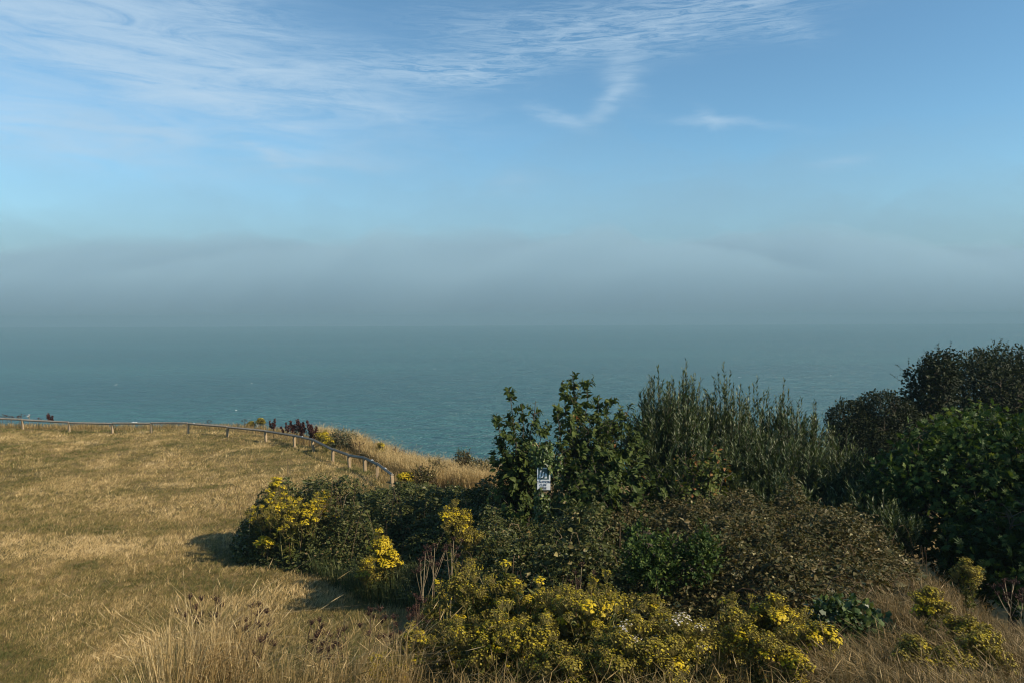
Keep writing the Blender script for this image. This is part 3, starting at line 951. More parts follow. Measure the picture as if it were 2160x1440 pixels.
def tree(name, label, cat, base, blobs, tmpl, mat, n, size, tone0=0.5, tsp=0.2, trunk=0.14, sprigs=60, sprig_len=0.5, sprig_leaf=8, shell=0.4, lump=0.28, ls=1.3, group=None, leaf_objects=0, trunk_top=None, up=0.5):
    base = np.array(base, float)
    t = thing(name, label, cat, base, 0, group)
    B = np.array(blobs, float)
    B[:, :3] -= base
    c = B[:, :3].mean(0)
    tt = c * np.array([0.8, 0.8, 1.0]) if trunk_top is None else np.array(trunk_top)
    acc = Acc()
    s_ = np.linspace(0, 1, 7)[:, None]
    P = tt * s_ + np.array([0, 0, -0.3]) * (1 - s_) + RNG.normal(size=(7, 3)) * 0.04 * s_
    tubes(acc, P, np.linspace(trunk * 1.25, trunk * 0.55, 7)[None], 9, 0.4)
    acc.build('trunk', M['bark'], t, smooth=True)
    acc = Acc()
    for bl in B:
        k = 9
        tips = bl[:3] + unit(RNG.normal(size=(k, 3))) * bl[3:] * 0.82
        st = P[RNG.integers(3, 7, k)]
        L = limb_paths(st, tips, 6, 0.1, 0.06)
        tubes(acc, L, np.linspace(trunk * 0.32, 0.012, 6)[None], 5, 0.4)
        tw = np.repeat(tips, 6, 0)
        tips2 = tw + rdir(len(tw), 0.5) * bl[3] * 0.3
        tubes(acc, limb_paths(tw, tips2, 4, 0.1, 0.06), np.linspace(0.01, 0.003, 4)[None], 3, 0.5)
    acc.build('limb', M['bark'], t)
    lf = Acc()
    crown(lf, tmpl, B, n, size, tone0, tsp, shell, lump, ls, up)
    pos = None
    if sprigs:
        p, dv, ph = blob_points(B, sprigs, 0.12, lump, ls)
        dr = unit(dv + np.array([0, 0, 0.7]) + 0.3 * RNG.normal(size=p.shape))
        L = sprig_len * RNG.uniform(0.5, 1.2, sprigs)
        Q = np.stack([p + dr * ((s2 - 0.4) * L)[:, None] for s2 in (0, 0.33, 0.66, 1.0)], 1)
        tubes(lf, Q, np.linspace(0.007, 0.002, 4)[None], 3, 0.3)
        pos = leafy_shoots(lf, tmpl, Q, sprig_leaf, size, 0.15, 0.7, tone0 + 0.08, tsp, outv=0.9, droop=0.15)
    tag(lf.build('crown', mat, t), kind='stuff')
    if leaf_objects and pos is not None:
        single_leaves(t, tmpl, mat, B, leaf_objects, size, tone0, tsp, lump, ls)
    return t


def single_leaves(t, tmpl, mat, B, count, size, tone0, tsp, lump=0.2, ls=1.3):
    """the largest leaves facing the lawn and the path, each an object of its own with shared mesh data"""
    meshes = []
    for j in range(8):
        a_ = Acc()
        leaves(a_, tmpl, np.zeros((1, 3)), np.array([[0, 1.0, 0]]), np.array([[0, 0, 1.0]]), 1.0, np.clip(tone0 + 0.1 + tsp * RNG.normal(), 0, 1))
        meshes.append(a_.mesh('leaf', mat))
    p, dv, ph = blob_points(B, count * 6, 0.05, lump, ls)
    keep = np.nonzero((dv[:, 1] < 0.25) & (dv[:, 2] > -0.35))[0][:count]
    for j in keep:
        a_ = unit(dv[j] * 0.8 + np.array([0, 0, -0.35]) + 0.6 * RNG.normal(size=3))
        nrm = unit(dv[j] * 0.7 + np.array([0, 0, 0.8]) + 0.4 * RNG.normal(size=3))
        b_ = unit(np.cross(a_, nrm))
        n_ = np.cross(b_, a_)
        s2 = size * RNG.uniform(0.8, 1.2)
        o = bpy.data.objects.new('leaf', meshes[int(RNG.integers(8))])
        COL.objects.link(o)
        o.parent = t
        o.matrix_local = Matrix([[b_[0] * s2, a_[0] * s2, n_[0] * s2, p[j][0] + dv[j][0] * 0.03], [b_[1] * s2, a_[1] * s2, n_[1] * s2, p[j][1] + dv[j][1] * 0.03], [b_[2] * s2, a_[2] * s2, n_[2] * s2, p[j][2] + dv[j][2] * 0.03], [0, 0, 0, 1]])


def bl(X, Y, d, rx, ry, rz):
    p = at(X, Y, d)
    return (p[0], p[1], p[2], rx, ry, rz)


# dark trees on the right
tree('evergreen_tree', 'big dark round-topped evergreen tree highest on the skyline', 'tree', gpt(2110, 27), [bl(2060, 835, 27, 1.75, 1.8, 1.65), bl(2130, 815, 27.5, 1.6, 1.7, 1.5), bl(2230, 850, 27, 2.0, 2.0, 1.9), bl(2010, 920, 26.5, 1.5, 1.6, 1.4), bl(2120, 960, 26.5, 2.0, 1.8, 1.6)],
     LEAF2, M['dark_leaf'], 46000, 0.12, 0.5, 0.2, 0.22, 700, 0.28, 12, 0.5, 0.2, 2.0)
tree('leafy_tree', 'dark leafy tree with twigs standing out left of the evergreen tree', 'tree', gpt(1965, 25), [bl(1958, 850, 25, 0.75, 0.8, 1.5), bl(1985, 790, 25, 0.5, 0.6, 0.75), bl(1940, 910, 25, 0.7, 0.7, 0.9)],
     OVATE, M['dark_leaf'], 5200, 0.14, 0.35, 0.18, 0.1, 200, 0.65, 10, 0.5, 0.3, 1.3)
tree('round_bush', 'dense dark rounded bush between the willow and the tall dark trees', 'bush', gpt(1840, 24), [bl(1795, 890, 24, 0.75, 0.8, 0.72), bl(1860, 880, 24, 1.0, 1.0, 0.85), bl(1830, 930, 23.6, 1.35, 1.1, 0.8), bl(1905, 920, 24, 0.9, 0.9, 1.0), bl(1840, 985, 23.6, 1.4, 1.1, 1.0)],
     LEAF2, M['dark_leaf'], 36000, 0.085, 0.42, 0.2, 0.12, 420, 0.22, 10, 0.4, 0.16, 2.2)
tree('sycamore_tree', 'broad green sycamore with fresh lobed leaves below the evergreen tree', 'tree', gpt(2040, 13.5), [bl(1990, 985, 13.3, 0.95, 0.9, 0.8), bl(2090, 960, 13.6, 1.0, 0.9, 0.85), bl(1900, 1020, 13.2, 0.55, 0.6, 0.6), bl(2000, 1100, 13, 1.0, 0.9, 0.8), bl(2180, 1010, 13.2, 1.0, 1.0, 1.0), bl(2120, 1110, 12.6, 0.9, 0.8, 0.8)],
     PALMATE, M['sycamore'], 8000, 0.125, 0.54, 0.24, 0.13, 160, 0.5, 8, 0.55, 0.28, 1.5, leaf_objects=260)
tree('sycamore_tree', 'shaded young sycamore low in the hollow at the right edge', 'tree', gpt(2150, 11.2), [bl(2120, 1200, 11, 0.7, 0.7, 0.6), bl(2060, 1180, 11.4, 0.6, 0.6, 0.55), bl(2210, 1150, 11, 0.8, 0.8, 0.8)],
     PALMATE, M['sycamore'], 1800, 0.14, 0.3, 0.2, 0.06, 50, 0.5, 8, 0.6, 0.3, 1.5)

for (lab, x, y, hh_) in [('tall unseen evergreen added to shade the hollow from beside it', 14.5, 9.5, 7.6), ('broad unseen evergreen added to shade the hollow from beyond it', 17.5, 14.5, 6.2)]:  # unseen evergreens, added to keep the sun out of the hollow
    z0 = float(H(np.array([x]), np.array([y]))[0])
    tree('evergreen_tree', lab, 'tree', (x, y, z0), [(x, y, z0 + hh_ - 2.2, 2.6, 2.6, 2.2), (x - 0.8, y + 1.5, z0 + hh_ - 3.6, 2.4, 2.4, 2.0), (x, y - 1.6, z0 + hh_ - 3.4, 2.3, 2.2, 2.0)], LEAF2, M['dark_leaf'], 14000, 0.2, 0.5, 0.2, 0.22, 0, shell=0.7)

# willow thicket
for (lab, X, d, Yt, w_, ns) in [
        ('willow shrub at the left end of the row beside the broad leaved shrub', 1388, 16.0, 785, 100, 44),
        ('tallest willow shrub with its peak above all others', 1447, 16.5, 772, 110, 54),
        ('willow shrub with a narrow peak right of the tallest one', 1527, 17.0, 780, 100, 46),
        ('willow shrub of thin shoots between two peaks', 1598, 17.4, 808, 110, 44),
        ('willow shrub with the last tall peak before the row drops', 1655, 17.2, 812, 100, 46),
        ('willow shrub sloping down towards the dark rounded bush', 1722, 16.6, 858, 100, 44),
        ('leafy willow shrub filling the dip left of the tallest one', 1418, 15.6, 812, 110, 40),
        ('leafy willow shrub filling the dip right of the narrow peak', 1562, 16.2, 822, 120, 40),
        ('broad willow shrub at the right shoulder of the row', 1692, 15.8, 850, 130, 42),
        ('low grey-green willow shrub before the tallest willow', 1480, 14.8, 925, 150, 44),
        ('low willow shrub in the middle of the front row', 1580, 15.0, 895, 150, 48),
        ('low willow shrub with pale shoots near the dark bush', 1680, 14.6, 905, 150, 48),
        ('short willow shrub in front of the dark rounded bush', 1790, 14.2, 915, 130, 46),
        ('short willow shrub beside the sycamore crown', 1830, 13.2, 1000, 120, 40),
        ('lowest willow shrub at the edge of the dark hollow', 1868, 12.0, 1050, 90, 30),
        ('small willow shrub above the browned brambles', 1640, 13.6, 1010, 130, 36)]:
    willow(lab, X, d, Yt - 12, w_, ns, tone=0.56)


# broad-leaved shrubs around the sign
def broad_shrub(label, base, tips, nside, size=0.15, tone=0.45, dead=(), leaf_n=17, side_len=0.55, stuff_leaf_objs=0):
    base = np.array(base, float)
    t = thing('broad_leaved_shrub', label, 'shrub', base)
    T = np.array(tips) - base
    n = len(T)
    P = limb_paths(np.stack([T[:, 0] * 0.15, T[:, 1] * 0.15, np.full(n, -0.1)], -1), T, 8, 0.0, 0.03)
    st = Acc()
    tubes(st, P, np.linspace(0.028, 0.005, 8)[None], 5, 0.5)
    Q = []
    for j in range(int(nside * 2.2)):
        f = RNG.uniform(0.2, 0.97, n) * 7
        i = np.minimum(f.astype(int), 6)
        fr = (f - i)[:, None]
        q0 = P[np.arange(n), i] * (1 - fr) + P[np.arange(n), i + 1] * fr
        L = side_len * 1.25 * RNG.uniform(0.4, 1.1, n) * (1.25 - f / 7)
        dr = unit(np.stack([RNG.normal(size=n), RNG.normal(size=n), 0.55 + 0.4 * RNG.normal(size=n)], -1))
        Q.append(np.stack([q0 + dr * (L * s_)[:, None] + np.array([0, 0, 0.25]) * (L * s_ * s_)[:, None] for s_ in (0, 0.33, 0.66, 1)], 1))
    Q = np.concatenate(Q)
    tubes(st, Q, np.linspace(0.009, 0.003, 4)[None], 3, 0.5)
    st.build('stem', M['bark'], t)
    lf = Acc()
    leafy_shoots(lf, OVATE, P, leaf_n + 12, size, 0.35, 0.5, tone + 0.05, 0.16, droop=0.1, outv=1.0)
    pos, ax, nor, sz, tn = leafy_shoots(lf, OVATE, Q, 11, size, 0.05, 0.5, tone, 0.17, droop=0.25, outv=1.0)
    for k in dead:
        leafy_shoots(lf, OVATE, P[k:k + 1, 4:], 70, size * 0.8, 0.0, 0.3, 0.98, 0.02, droop=0.5, outv=1.0)
    tag(lf.build('foliage', M['broad'], t), kind='stuff')
    if stuff_leaf_objs:
        meshes = []
        for j in range(6):
            a_ = Acc()
            leaves(a_, OVATE, np.zeros((1, 3)), np.array([[0, 1.0, 0]]), np.array([[0, 0, 1.0]]), 1.0, np.clip(tone + 0.15 + 0.1 * RNG.normal(), 0, 0.9))
            meshes.append(a_.mesh('leaf', M['broad']))
        cand = np.argsort(pos[:, 1])[:stuff_leaf_objs * 3]
        for j in RNG.permutation(cand)[:stuff_leaf_objs]:
            a_ = unit(ax[j] + np.array([0, -0.3, -0.1]))
            b_ = unit(np.cross(a_, nor[j]))
            n_ = np.cross(b_, a_)
            s2 = size * RNG.uniform(0.9, 1.3)
            p = pos[j]
            o = bpy.data.objects.new('leaf', meshes[int(RNG.integers(6))])
            COL.objects.link(o)
            o.parent = t
            o.matrix_local = Matrix([[b_[0] * s2, a_[0] * s2, n_[0] * s2, p[0]], [b_[1] * s2, a_[1] * s2, n_[1] * s2, p[1]], [b_[2] * s2, a_[2] * s2, n_[2] * s2, p[2]], [0, 0, 0, 1]])
    return t


broad_shrub('broad leaved shrub left of the sign with one upright spike', gpt(1105, 14.2),
            [at(1074, 815, 14.2), at(1046, 870, 14.0), at(1100, 850, 14.3), at(1130, 845, 14.4), at(1055, 905, 13.9), at(1085, 900, 13.9), at(1120, 900, 14.0), at(1150, 890, 14.3), at(1040, 955, 14.0), at(1090, 950, 13.8), at(1130, 935, 13.9), at(1160, 925, 14.2)], 13, 0.142, 0.42, stuff_leaf_objs=90)
broad_shrub('tall broad leaved shrub behind the sign with a rusty dead shoot', gpt(1225, 14.8),
            [at(1208, 783, 14.8), at(1186, 800, 14.8), at(1240, 800, 14.9), at(1212, 835, 14.7), at(1170, 850, 14.6), at(1265, 835, 15), at(1290, 835, 15), at(1310, 855, 15), at(1330, 850, 15.2), at(1200, 880, 14.4), at(1245, 885, 14.4), at(1290, 890, 14.5), at(1335, 890, 14.8), at(1180, 930, 14.2), at(1225, 940, 14.0), at(1275, 935, 14.0), at(1320, 940, 14.2), at(1370, 930, 14.5), at(1360, 880, 15)], 14, 0.142, 0.47, dead=(3,), stuff_leaf_objs=130)
broad_shrub('low broad leaved shrub right of the sign before the willows', gpt(1290, 12.6),
            [at(1210, 985, 12.9), at(1250, 965, 12.8), at(1300, 960, 12.8), at(1350, 970, 13), at(1400, 985, 13), at(1230, 1030, 12.4), at(1290, 1020, 12.3), at(1350, 1030, 12.4), at(1400, 1030, 12.6), at(1190, 1050, 12.4)], 13, 0.142, 0.45, stuff_leaf_objs=80)
broad_shrub('yellowing broad leaved shrub in front of the willow row', gpt(1480, 12.8),
            [at(1445, 950, 13), at(1480, 940, 13), at(1510, 945, 13), at(1460, 985, 12.7), at(1500, 985, 12.7), at(1535, 975, 12.9), at(1430, 1010, 12.6)], 9, 0.12, 0.72, leaf_n=14)


# ------------------------------------------------------------------ bramble thickets
def bramble(name, label, poly, n, hfun, mat, leaf=0.062, tone0=0.45, tsp=0.22, canes=90, depth=0.45, tonefun=None):
    xy = scatter(poly, n)
    c = xy.mean(0)
    c = np.array([c[0], c[1], float(H(c[:1], c[1:2])[0])])
    t = thing(name, label, 'bramble', c)
    g_ = gpts(xy)
    pol = np.array(poly, float)
    nxt = np.roll(pol, -1, 0)
    e = nxt - pol
    tt = np.clip(((xy[:, None] - pol[None]) * e[None]).sum(-1) / (e * e).sum(-1)[None], 0, 1)
    ed = np.linalg.norm(xy[:, None] - (pol[None] + tt[..., None] * e[None]), axis=-1).min(1)
    rise = np.clip(ed / 1.15, 0, 1) ** 0.7 * (0.75 + 0.5 * vnoise(xy * 2.2 + 11.0))
    lump = fbm(xy * 1.5 + 50.0, 3)
    lump2 = vnoise(xy * 4.5 + 80.0)
    h = hfun(xy) * rise * (0.22 + 1.5 * lump + 0.45 * (lump2 - 0.5))
    dpt = RNG.random(n) ** 1.8
    z = g_[:, 2] + h * (1 - dpt * np.where(rise < 0.95, 0.95, depth))
    pos = np.stack([xy[:, 0], xy[:, 1], z], -1)
    eps = 0.12
    nor = unit(np.stack([0.7 * RNG.normal(size=n), -0.35 + 0.7 * RNG.normal(size=n), 0.75 + 0.4 * RNG.normal(size=n)], -1))
    ax = unit(np.stack([RNG.normal(size=n), RNG.normal(size=n), 0.35 * RNG.normal(size=n) - 0.15], -1))
    tone = tone0 + tsp * RNG.normal(size=n) + 0.35 * (lump - 0.5)
    if tonefun is not None:
        tone = tone + tonefun(xy)
    lf = Acc()
    leaves(lf, LEAF2, pos - c, ax, nor, leaf * RNG.uniform(0.5, 1.15, n) * (1 + 0.9 * (RNG.random(n) < 0.12)), np.clip(tone, 0, 1))
    ns = max(int(n / 150), 20)
    j = RNG.permutation(np.nonzero((dpt < 0.15) & (rise > 0.6))[0])[:ns]
    ns = len(j)
    dr = unit(np.stack([0.7 * RNG.normal(size=ns), 0.7 * RNG.normal(size=ns), 0.9 + 0.3 * RNG.normal(size=ns)], -1))
    L = RNG.uniform(0.2, 0.62, ns)
    s0 = np.array([0, 0.33, 0.66, 1.0])
    Q = (pos[j] - c)[:, None] + dr[:, None] * (s0[None, :, None] - 0.3) * L[:, None, None] - np.array([0, 0, 1.0]) * (s0 ** 2)[None, :, None] * L[:, None, None] * 0.35
    tubes(lf, Q, 0.0025, 3, 0.6)
    leafy_shoots(lf, LEAF2, Q, 9, leaf * 1.05, 0.1, 0.4, tone0 + 0.08, tsp, droop=0.2, outv=0.9)
    tag(lf.build('foliage', mat, t), kind='stuff')
    st = Acc()
    k = max(int(canes * 0.6), 6)
    a0 = scatter(poly, k)
    ga = gpts(a0)
    ln = RNG.uniform(0.25, 1.0, k)
    th = RNG.random(k) * 6.283
    hh = hfun(a0) * RNG.uniform(0.75, 1.2, k)
    s_ = np.linspace(0, 1, 7)
    P = np.stack([ga[:, None, 0] + np.cos(th)[:, None] * ln[:, None] * s_, ga[:, None, 1] + np.sin(th)[:, None] * ln[:, None] * s_, ga[:, None, 2] + hh[:, None] * np.sin(s_ * 2.6) * 1.0], -1)
    tubes(st, P - c, np.linspace(0.006, 0.003, 7)[None], 3, RNG.random(k) * 0.7)
    tag(st.build('cane', M['dead_stem'], t), kind='stuff')
    return t


bramble('bramble_thicket', 'dark green bramble thicket between the lawn and the sign post', [(-4.1, 19.6), (-3.4, 16.6), (-2.5, 14.4), (-1.2, 13.2), (0.2, 12.6), (0.7, 14.5), (0.6, 18.6), (-2.2, 19.4)], 60000, lambda p: np.interp(p[:, 1], [13.5, 16.0, 18.5], [0.95, 0.80, 0.52]), M['bramble'], 0.070, 0.38, 0.24, 110)
bramble('bramble_bush', 'bramble bush with ragwort growing through it at the lawn corner', [(-6.2, 16.0), (-5.75, 14.9), (-4.2, 14.2), (-2.6, 13.8), (-2.0, 15.4), (-3.2, 17.2), (-5.0, 17.4)], 30000, lambda p: np.full(len(p), 1.38), M['bramble'], 0.068, 0.42, 0.24, 50)
bramble('bramble_thicket', 'shaded bramble thicket around the foot of the ivy post', [(-1.6, 13.0), (-1.2, 10.6), (0.0, 9.2), (1.6, 9.0), (2.4, 10.2), (2.2, 12.4), (0.9, 13.6), (-0.5, 13.6)], 46000, lambda p: np.full(len(p), 1.0), M['bramble'], 0.062, 0.40, 0.25, 80)
bramble('browned_bramble_thicket', 'browned bramble thicket covering the mound below the willows', [(1.0, 8.6), (2.3, 7.3), (3.4, 7.0), (4.6, 7.9), (5.6, 9.3), (6.1, 10.5), (6.6, 11.6), (6.0, 13.2), (4.6, 14.6), (2.4, 14.6), (0.6, 13.8), (0.5, 11.0)], 96000, lambda p: np.interp(p[:, 1], [7.0, 9.5, 11.0], [0.34, 0.66, 0.74]), M['brown_bramble'], 0.056, 0.52, 0.22, 140)

tree('green_bush', 'fresh green small leaved bush growing out of the brambles above the ragwort row', 'bush', gpt(1370, 8.9), [bl(1350, 1165, 8.9, 0.22, 0.25, 0.34), bl(1385, 1195, 8.8, 0.24, 0.25, 0.3), bl(1410, 1165, 9.0, 0.16, 0.2, 0.26)],
     LEAF2, M['sycamore'], 1500, 0.062, 0.6, 0.25, 0.02, 60, 0.36, 11, 0.7, 0.3, 1.5)
tree('green_bush', 'second fresh green bush in the dark gap right of the first', 'bush', gpt(1475, 8.8), [bl(1465, 1185, 8.8, 0.2, 0.25, 0.3), bl(1490, 1160, 8.9, 0.16, 0.2, 0.26)],
     LEAF2, M['sycamore'], 800, 0.062, 0.5, 0.25, 0.02, 40, 0.34, 11, 0.7, 0.3, 1.5)

# ------------------------------------------------------------------ ivy-clad post with the caution sign
sp = gpt(1146, 12.9)
SIGN_D = 12.75
sgn = thing('sign_post', 'white caution cliff sign on a timber post wrapped in ivy', 'sign', sp, R(-4))
top_z = at(1147, 975, 12.9)[2] - sp[2]
acc = Acc()
box(acc, (0, 0, top_z / 2 - 0.2), (0.10, 0.10, top_z + 0.4), bev=0.008)
acc.build('post', M['post'], sgn)
pc = at(1147.5, 1010, 12.8) - sp
W_, H_ = 28 / F_PX * 12.8, 48 / F_PX * 12.8
acc = Acc()
box(acc, (pc[0], -0.062, pc[2]), (W_, 0.012, H_), bev=0.003)
plate = acc.build('sign_plate', M['white'], sgn)


def flat(name, pts2, mat, parent, y=-0.0715, th=0.003):
    """thin raised print: 2-D outline (fan from the first point) on the sign face"""
    pts2 = np.array(pts2, float)
    n = len(pts2)
    V = np.concatenate([np.stack([pts2[:, 0], np.full(n, y), pts2[:, 1]], -1), np.stack([pts2[:, 0], np.full(n, y + th), pts2[:, 1]], -1)])
    F = [(0, i, i + 1) for i in range(1, n - 1)] + [t for i in range(n) for t in ((i, n + i, n + (i + 1) % n), (i, n + (i + 1) % n, (i + 1) % n))]
    return Acc().add(V, F).build(name, mat, parent)


cx, zt = pc[0], pc[2] + H_ / 2
hw = W_ / 2 - 0.022
zb = zt - H_ * 0.52
flat('pictogram_panel', [(cx - hw, zb), (cx + hw, zb), (cx + hw, zt - 0.02), (cx - hw, zt - 0.02)], M['sign_blue'], plate, -0.0705, 0.002)
for pts in ([(cx - hw + .005, zb + .025), (cx - hw + .04, zb + .025), (cx - .035, zt - .05), (cx - .055, zt - .04)], [(cx - .045, zb + .03), (cx - .012, zb + .03), (cx + .01, zt - .08), (cx - .008, zt - .07)],
            [(cx + .015, zb + .02), (cx + .055, zb + .02), (cx + .06, zb + .09), (cx + .04, zb + .12), (cx + .02, zb + .09)]):
    flat('pictogram_shape', pts, M['white'], plate, -0.0735, 0.002)


def words(txt, x, z, size):
    cu = bpy.data.curves.new('lettering', 'FONT')
    cu.body = txt
    cu.size = size
    cu.align_x = 'CENTER'
    cu.extrude = 0.0012
    cu.offset = 0.0008
    tmp = bpy.data.objects.new('lettering', cu)
    COL.objects.link(tmp)
    dg = bpy.context.evaluated_depsgraph_get()
    me = bpy.data.meshes.new_from_object(tmp.evaluated_get(dg))
    bpy.data.objects.remove(tmp)
    me.materials.clear()
    me.materials.append(M['ink'])
    o = link('lettering', me, plate)
    o.rotation_euler = (R(90), 0, 0)
    o.location = (x, -0.0705, z)
    return o


words('CAUTION', cx, zb - 0.062, 0.054)
words('CLIFF', cx - 0.01, zb - 0.118, 0.052)
words('EDGE', cx - 0.01, zb - 0.172, 0.050)


# ivy: climbing stems and leaves hugging the post, spilling beside the plate
def ivy_plant(label, base, zones, n, size, tone0=0.5):
    base = np.array(base, float)
    t = thing('ivy', label, 'ivy', base)
    lf = Acc()
    st = Acc()
    for (c, r_, z0, z1, wgt) in zones:
        k = int(n * wgt)
        z = z0 + (z1 - z0) * RNG.random(k)
        th = RNG.random(k) * 6.283
        rad = r_ * (0.55 + 0.6 * vnoise(np.stack([np.cos(th) * 1.5, np.sin(th) * 1.5, z * 2.5], -1) + 9)) * RNG.uniform(0.75, 1.05, k)
        dv = np.stack([np.cos(th), np.sin(th), np.zeros(k)], -1)
        p = np.array([c[0], c[1], 0]) + dv * rad[:, None] + np.stack([np.zeros(k), np.zeros(k), z], -1)
        leaves(lf, IVY, p, unit(dv * 0.5 + np.array([0, 0, -0.7]) + 0.6 * RNG.normal(size=(k, 3))), unit(dv + np.array([0, 0, 0.5]) + 0.5 * RNG.normal(size=(k, 3))), size * RNG.uniform(0.6, 1.3, k), np.clip(tone0 + 0.23 * RNG.normal(size=k), 0, 1))
        m = 10
        s_ = np.linspace(0, 1, 8)
        th = RNG.random(m)[:, None] * 6.283 + s_ * RNG.normal(size=(m, 1)) * 2
        P = np.stack([c[0] + np.cos(th) * r_ * 0.7, c[1] + np.sin(th) * r_ * 0.7, z0 + (z1 - z0) * s_ + 0 * th], -1)
        tubes(st, P, 0.006, 3, RNG.random(m))
    tag(lf.build('foliage', M['ivy'], t), kind='stuff')
    st.build('stem', M['dead_stem'], t)
    return t


zz = pc[2]
ivy_plant('bright green ivy climbing the sign post and hanging beside the sign', sp, [((0.0, 0.06), 0.20, 0.0, zz - 0.30, 0.40), ((0.0, 0.20), 0.15, zz - 0.3, zz + 0.35, 0.14), ((0.24, 0.12), 0.11, zz - 0.75, zz + 0.40, 0.17), ((-0.05, 0.10), 0.22, zz + 0.22, zz + 0.60, 0.17), ((-0.06, -0.06), 0.12, zz - 0.60, zz - 0.24, 0.10), ((-0.06, -0.11), 0.045, zz - 0.25, zz - 0.15, 0.006), ((0.11, -0.09), 0.035, zz + 0.10, zz + 0.24, 0.006)], 4200, 0.058, 0.55)
# the ivy mound on the right bank
ib_ = gpt(1800, 6.8)
t = thing('ivy', 'glossy dark green ivy mound on the right grassy bank', 'ivy', ib_)
lf = Acc()
crown(lf, IVY, [(0, 0, 0.10, 0.42, 0.4, 0.42), (-0.12, 0.05, 0.28, 0.26, 0.26, 0.30), (0.22, 0, 0.0, 0.34, 0.34, 0.32), (-0.4, 0.05, 0.0, 0.3, 0.3, 0.2)], 3400, 0.062, 0.42, 0.22, 0.5, 0.25, 1.8)
tag(lf.build('foliage', M['ivy'], t), kind='stuff')
st = Acc()
tubes(st, limb_paths(np.array([0, 0, -0.05]), rdir(14, 0.6) * 0.4, 5), 0.006, 3, 0.4)
st.build('stem', M['dead_stem'], t)


# ------------------------------------------------------------------ ragwort
def head_mesh(kind, seed):
    rg = np.random.default_rng(seed)
    acc = Acc()
    n = 34
    r_ = 0.055 * np.sqrt(rg.random(n))
    th = rg.random(n) * 6.283
    z = 0.055 + 0.02 * rg.normal(size=n) * 0.5 - 6.0 * r_ ** 2
    p = np.stack([r_ * np.cos(th), r_ * np.sin(th), z], -1)
    root = np.stack([p[:, 0] * 0.15, p[:, 1] * 0.15, np.full(n, -0.03)], -1)
    tubes(acc, np.stack([root, p], 1), 0.0013, 3, 0.6, 1)
    dv = unit(p - np.array([0, 0, -0.05]) + 0.25 * rg.normal(size=p.shape) * 0.05)
    u = unit(np.cross(dv, [0.3, 1, 0.1]))
    w_ = np.cross(dv, u)
    base = {'bright': 0.80, 'gold': 0.50, 'spent': 0.27, 'fluff': 0.4}[kind]
    for i in range(n):
        tn = np.clip(base + 0.14 * rg.normal(), 0, 0.86)
        if kind == 'fluff' and rg.random() < 0.65:
            tn = 1.3
        # calyx cup
        k = 5
        an = np.arange(k) * 2 * math.pi / k
        lo = p[i] - dv[i] * 0.007
        rim = p[i] + 0.0042 * (np.cos(an)[:, None] * u[i] + np.sin(an)[:, None] * w_[i])
        acc.add(np.concatenate([[lo], rim]), [(0, 1 + (j + 1) % k, 1 + j) for j in range(k)], np.clip(base - 0.16, 0.05, 0.6))
        # ray florets or a closed brush
        rr_ = (0.0095 if kind == 'bright' else 0.0065) * rg.uniform(0.8, 1.25)
        k = 6
        an = np.arange(k) * 2 * math.pi / k + rg.random()
        hi = 0.001 if kind in ('bright',) else 0.006
        rim = p[i] + dv[i] * hi + rr_ * (1 + 0.25 * (np.arange(k) % 2))[:, None] * (np.cos(an)[:, None] * u[i] + np.sin(an)[:, None] * w_[i])
        acc.add(np.concatenate([[p[i] + dv[i] * 0.004], rim]), [(0, 1 + j, 1 + (j + 1) % k) for j in range(k)], tn)
    return acc.mesh('flower_head', [M['rag_flower'], M['rag_stem']])


HEADS = {k: [head_mesh(k, s + 10 * i) for s in range(2)] for i, k in enumerate(('bright', 'gold', 'spent', 'fluff'))}


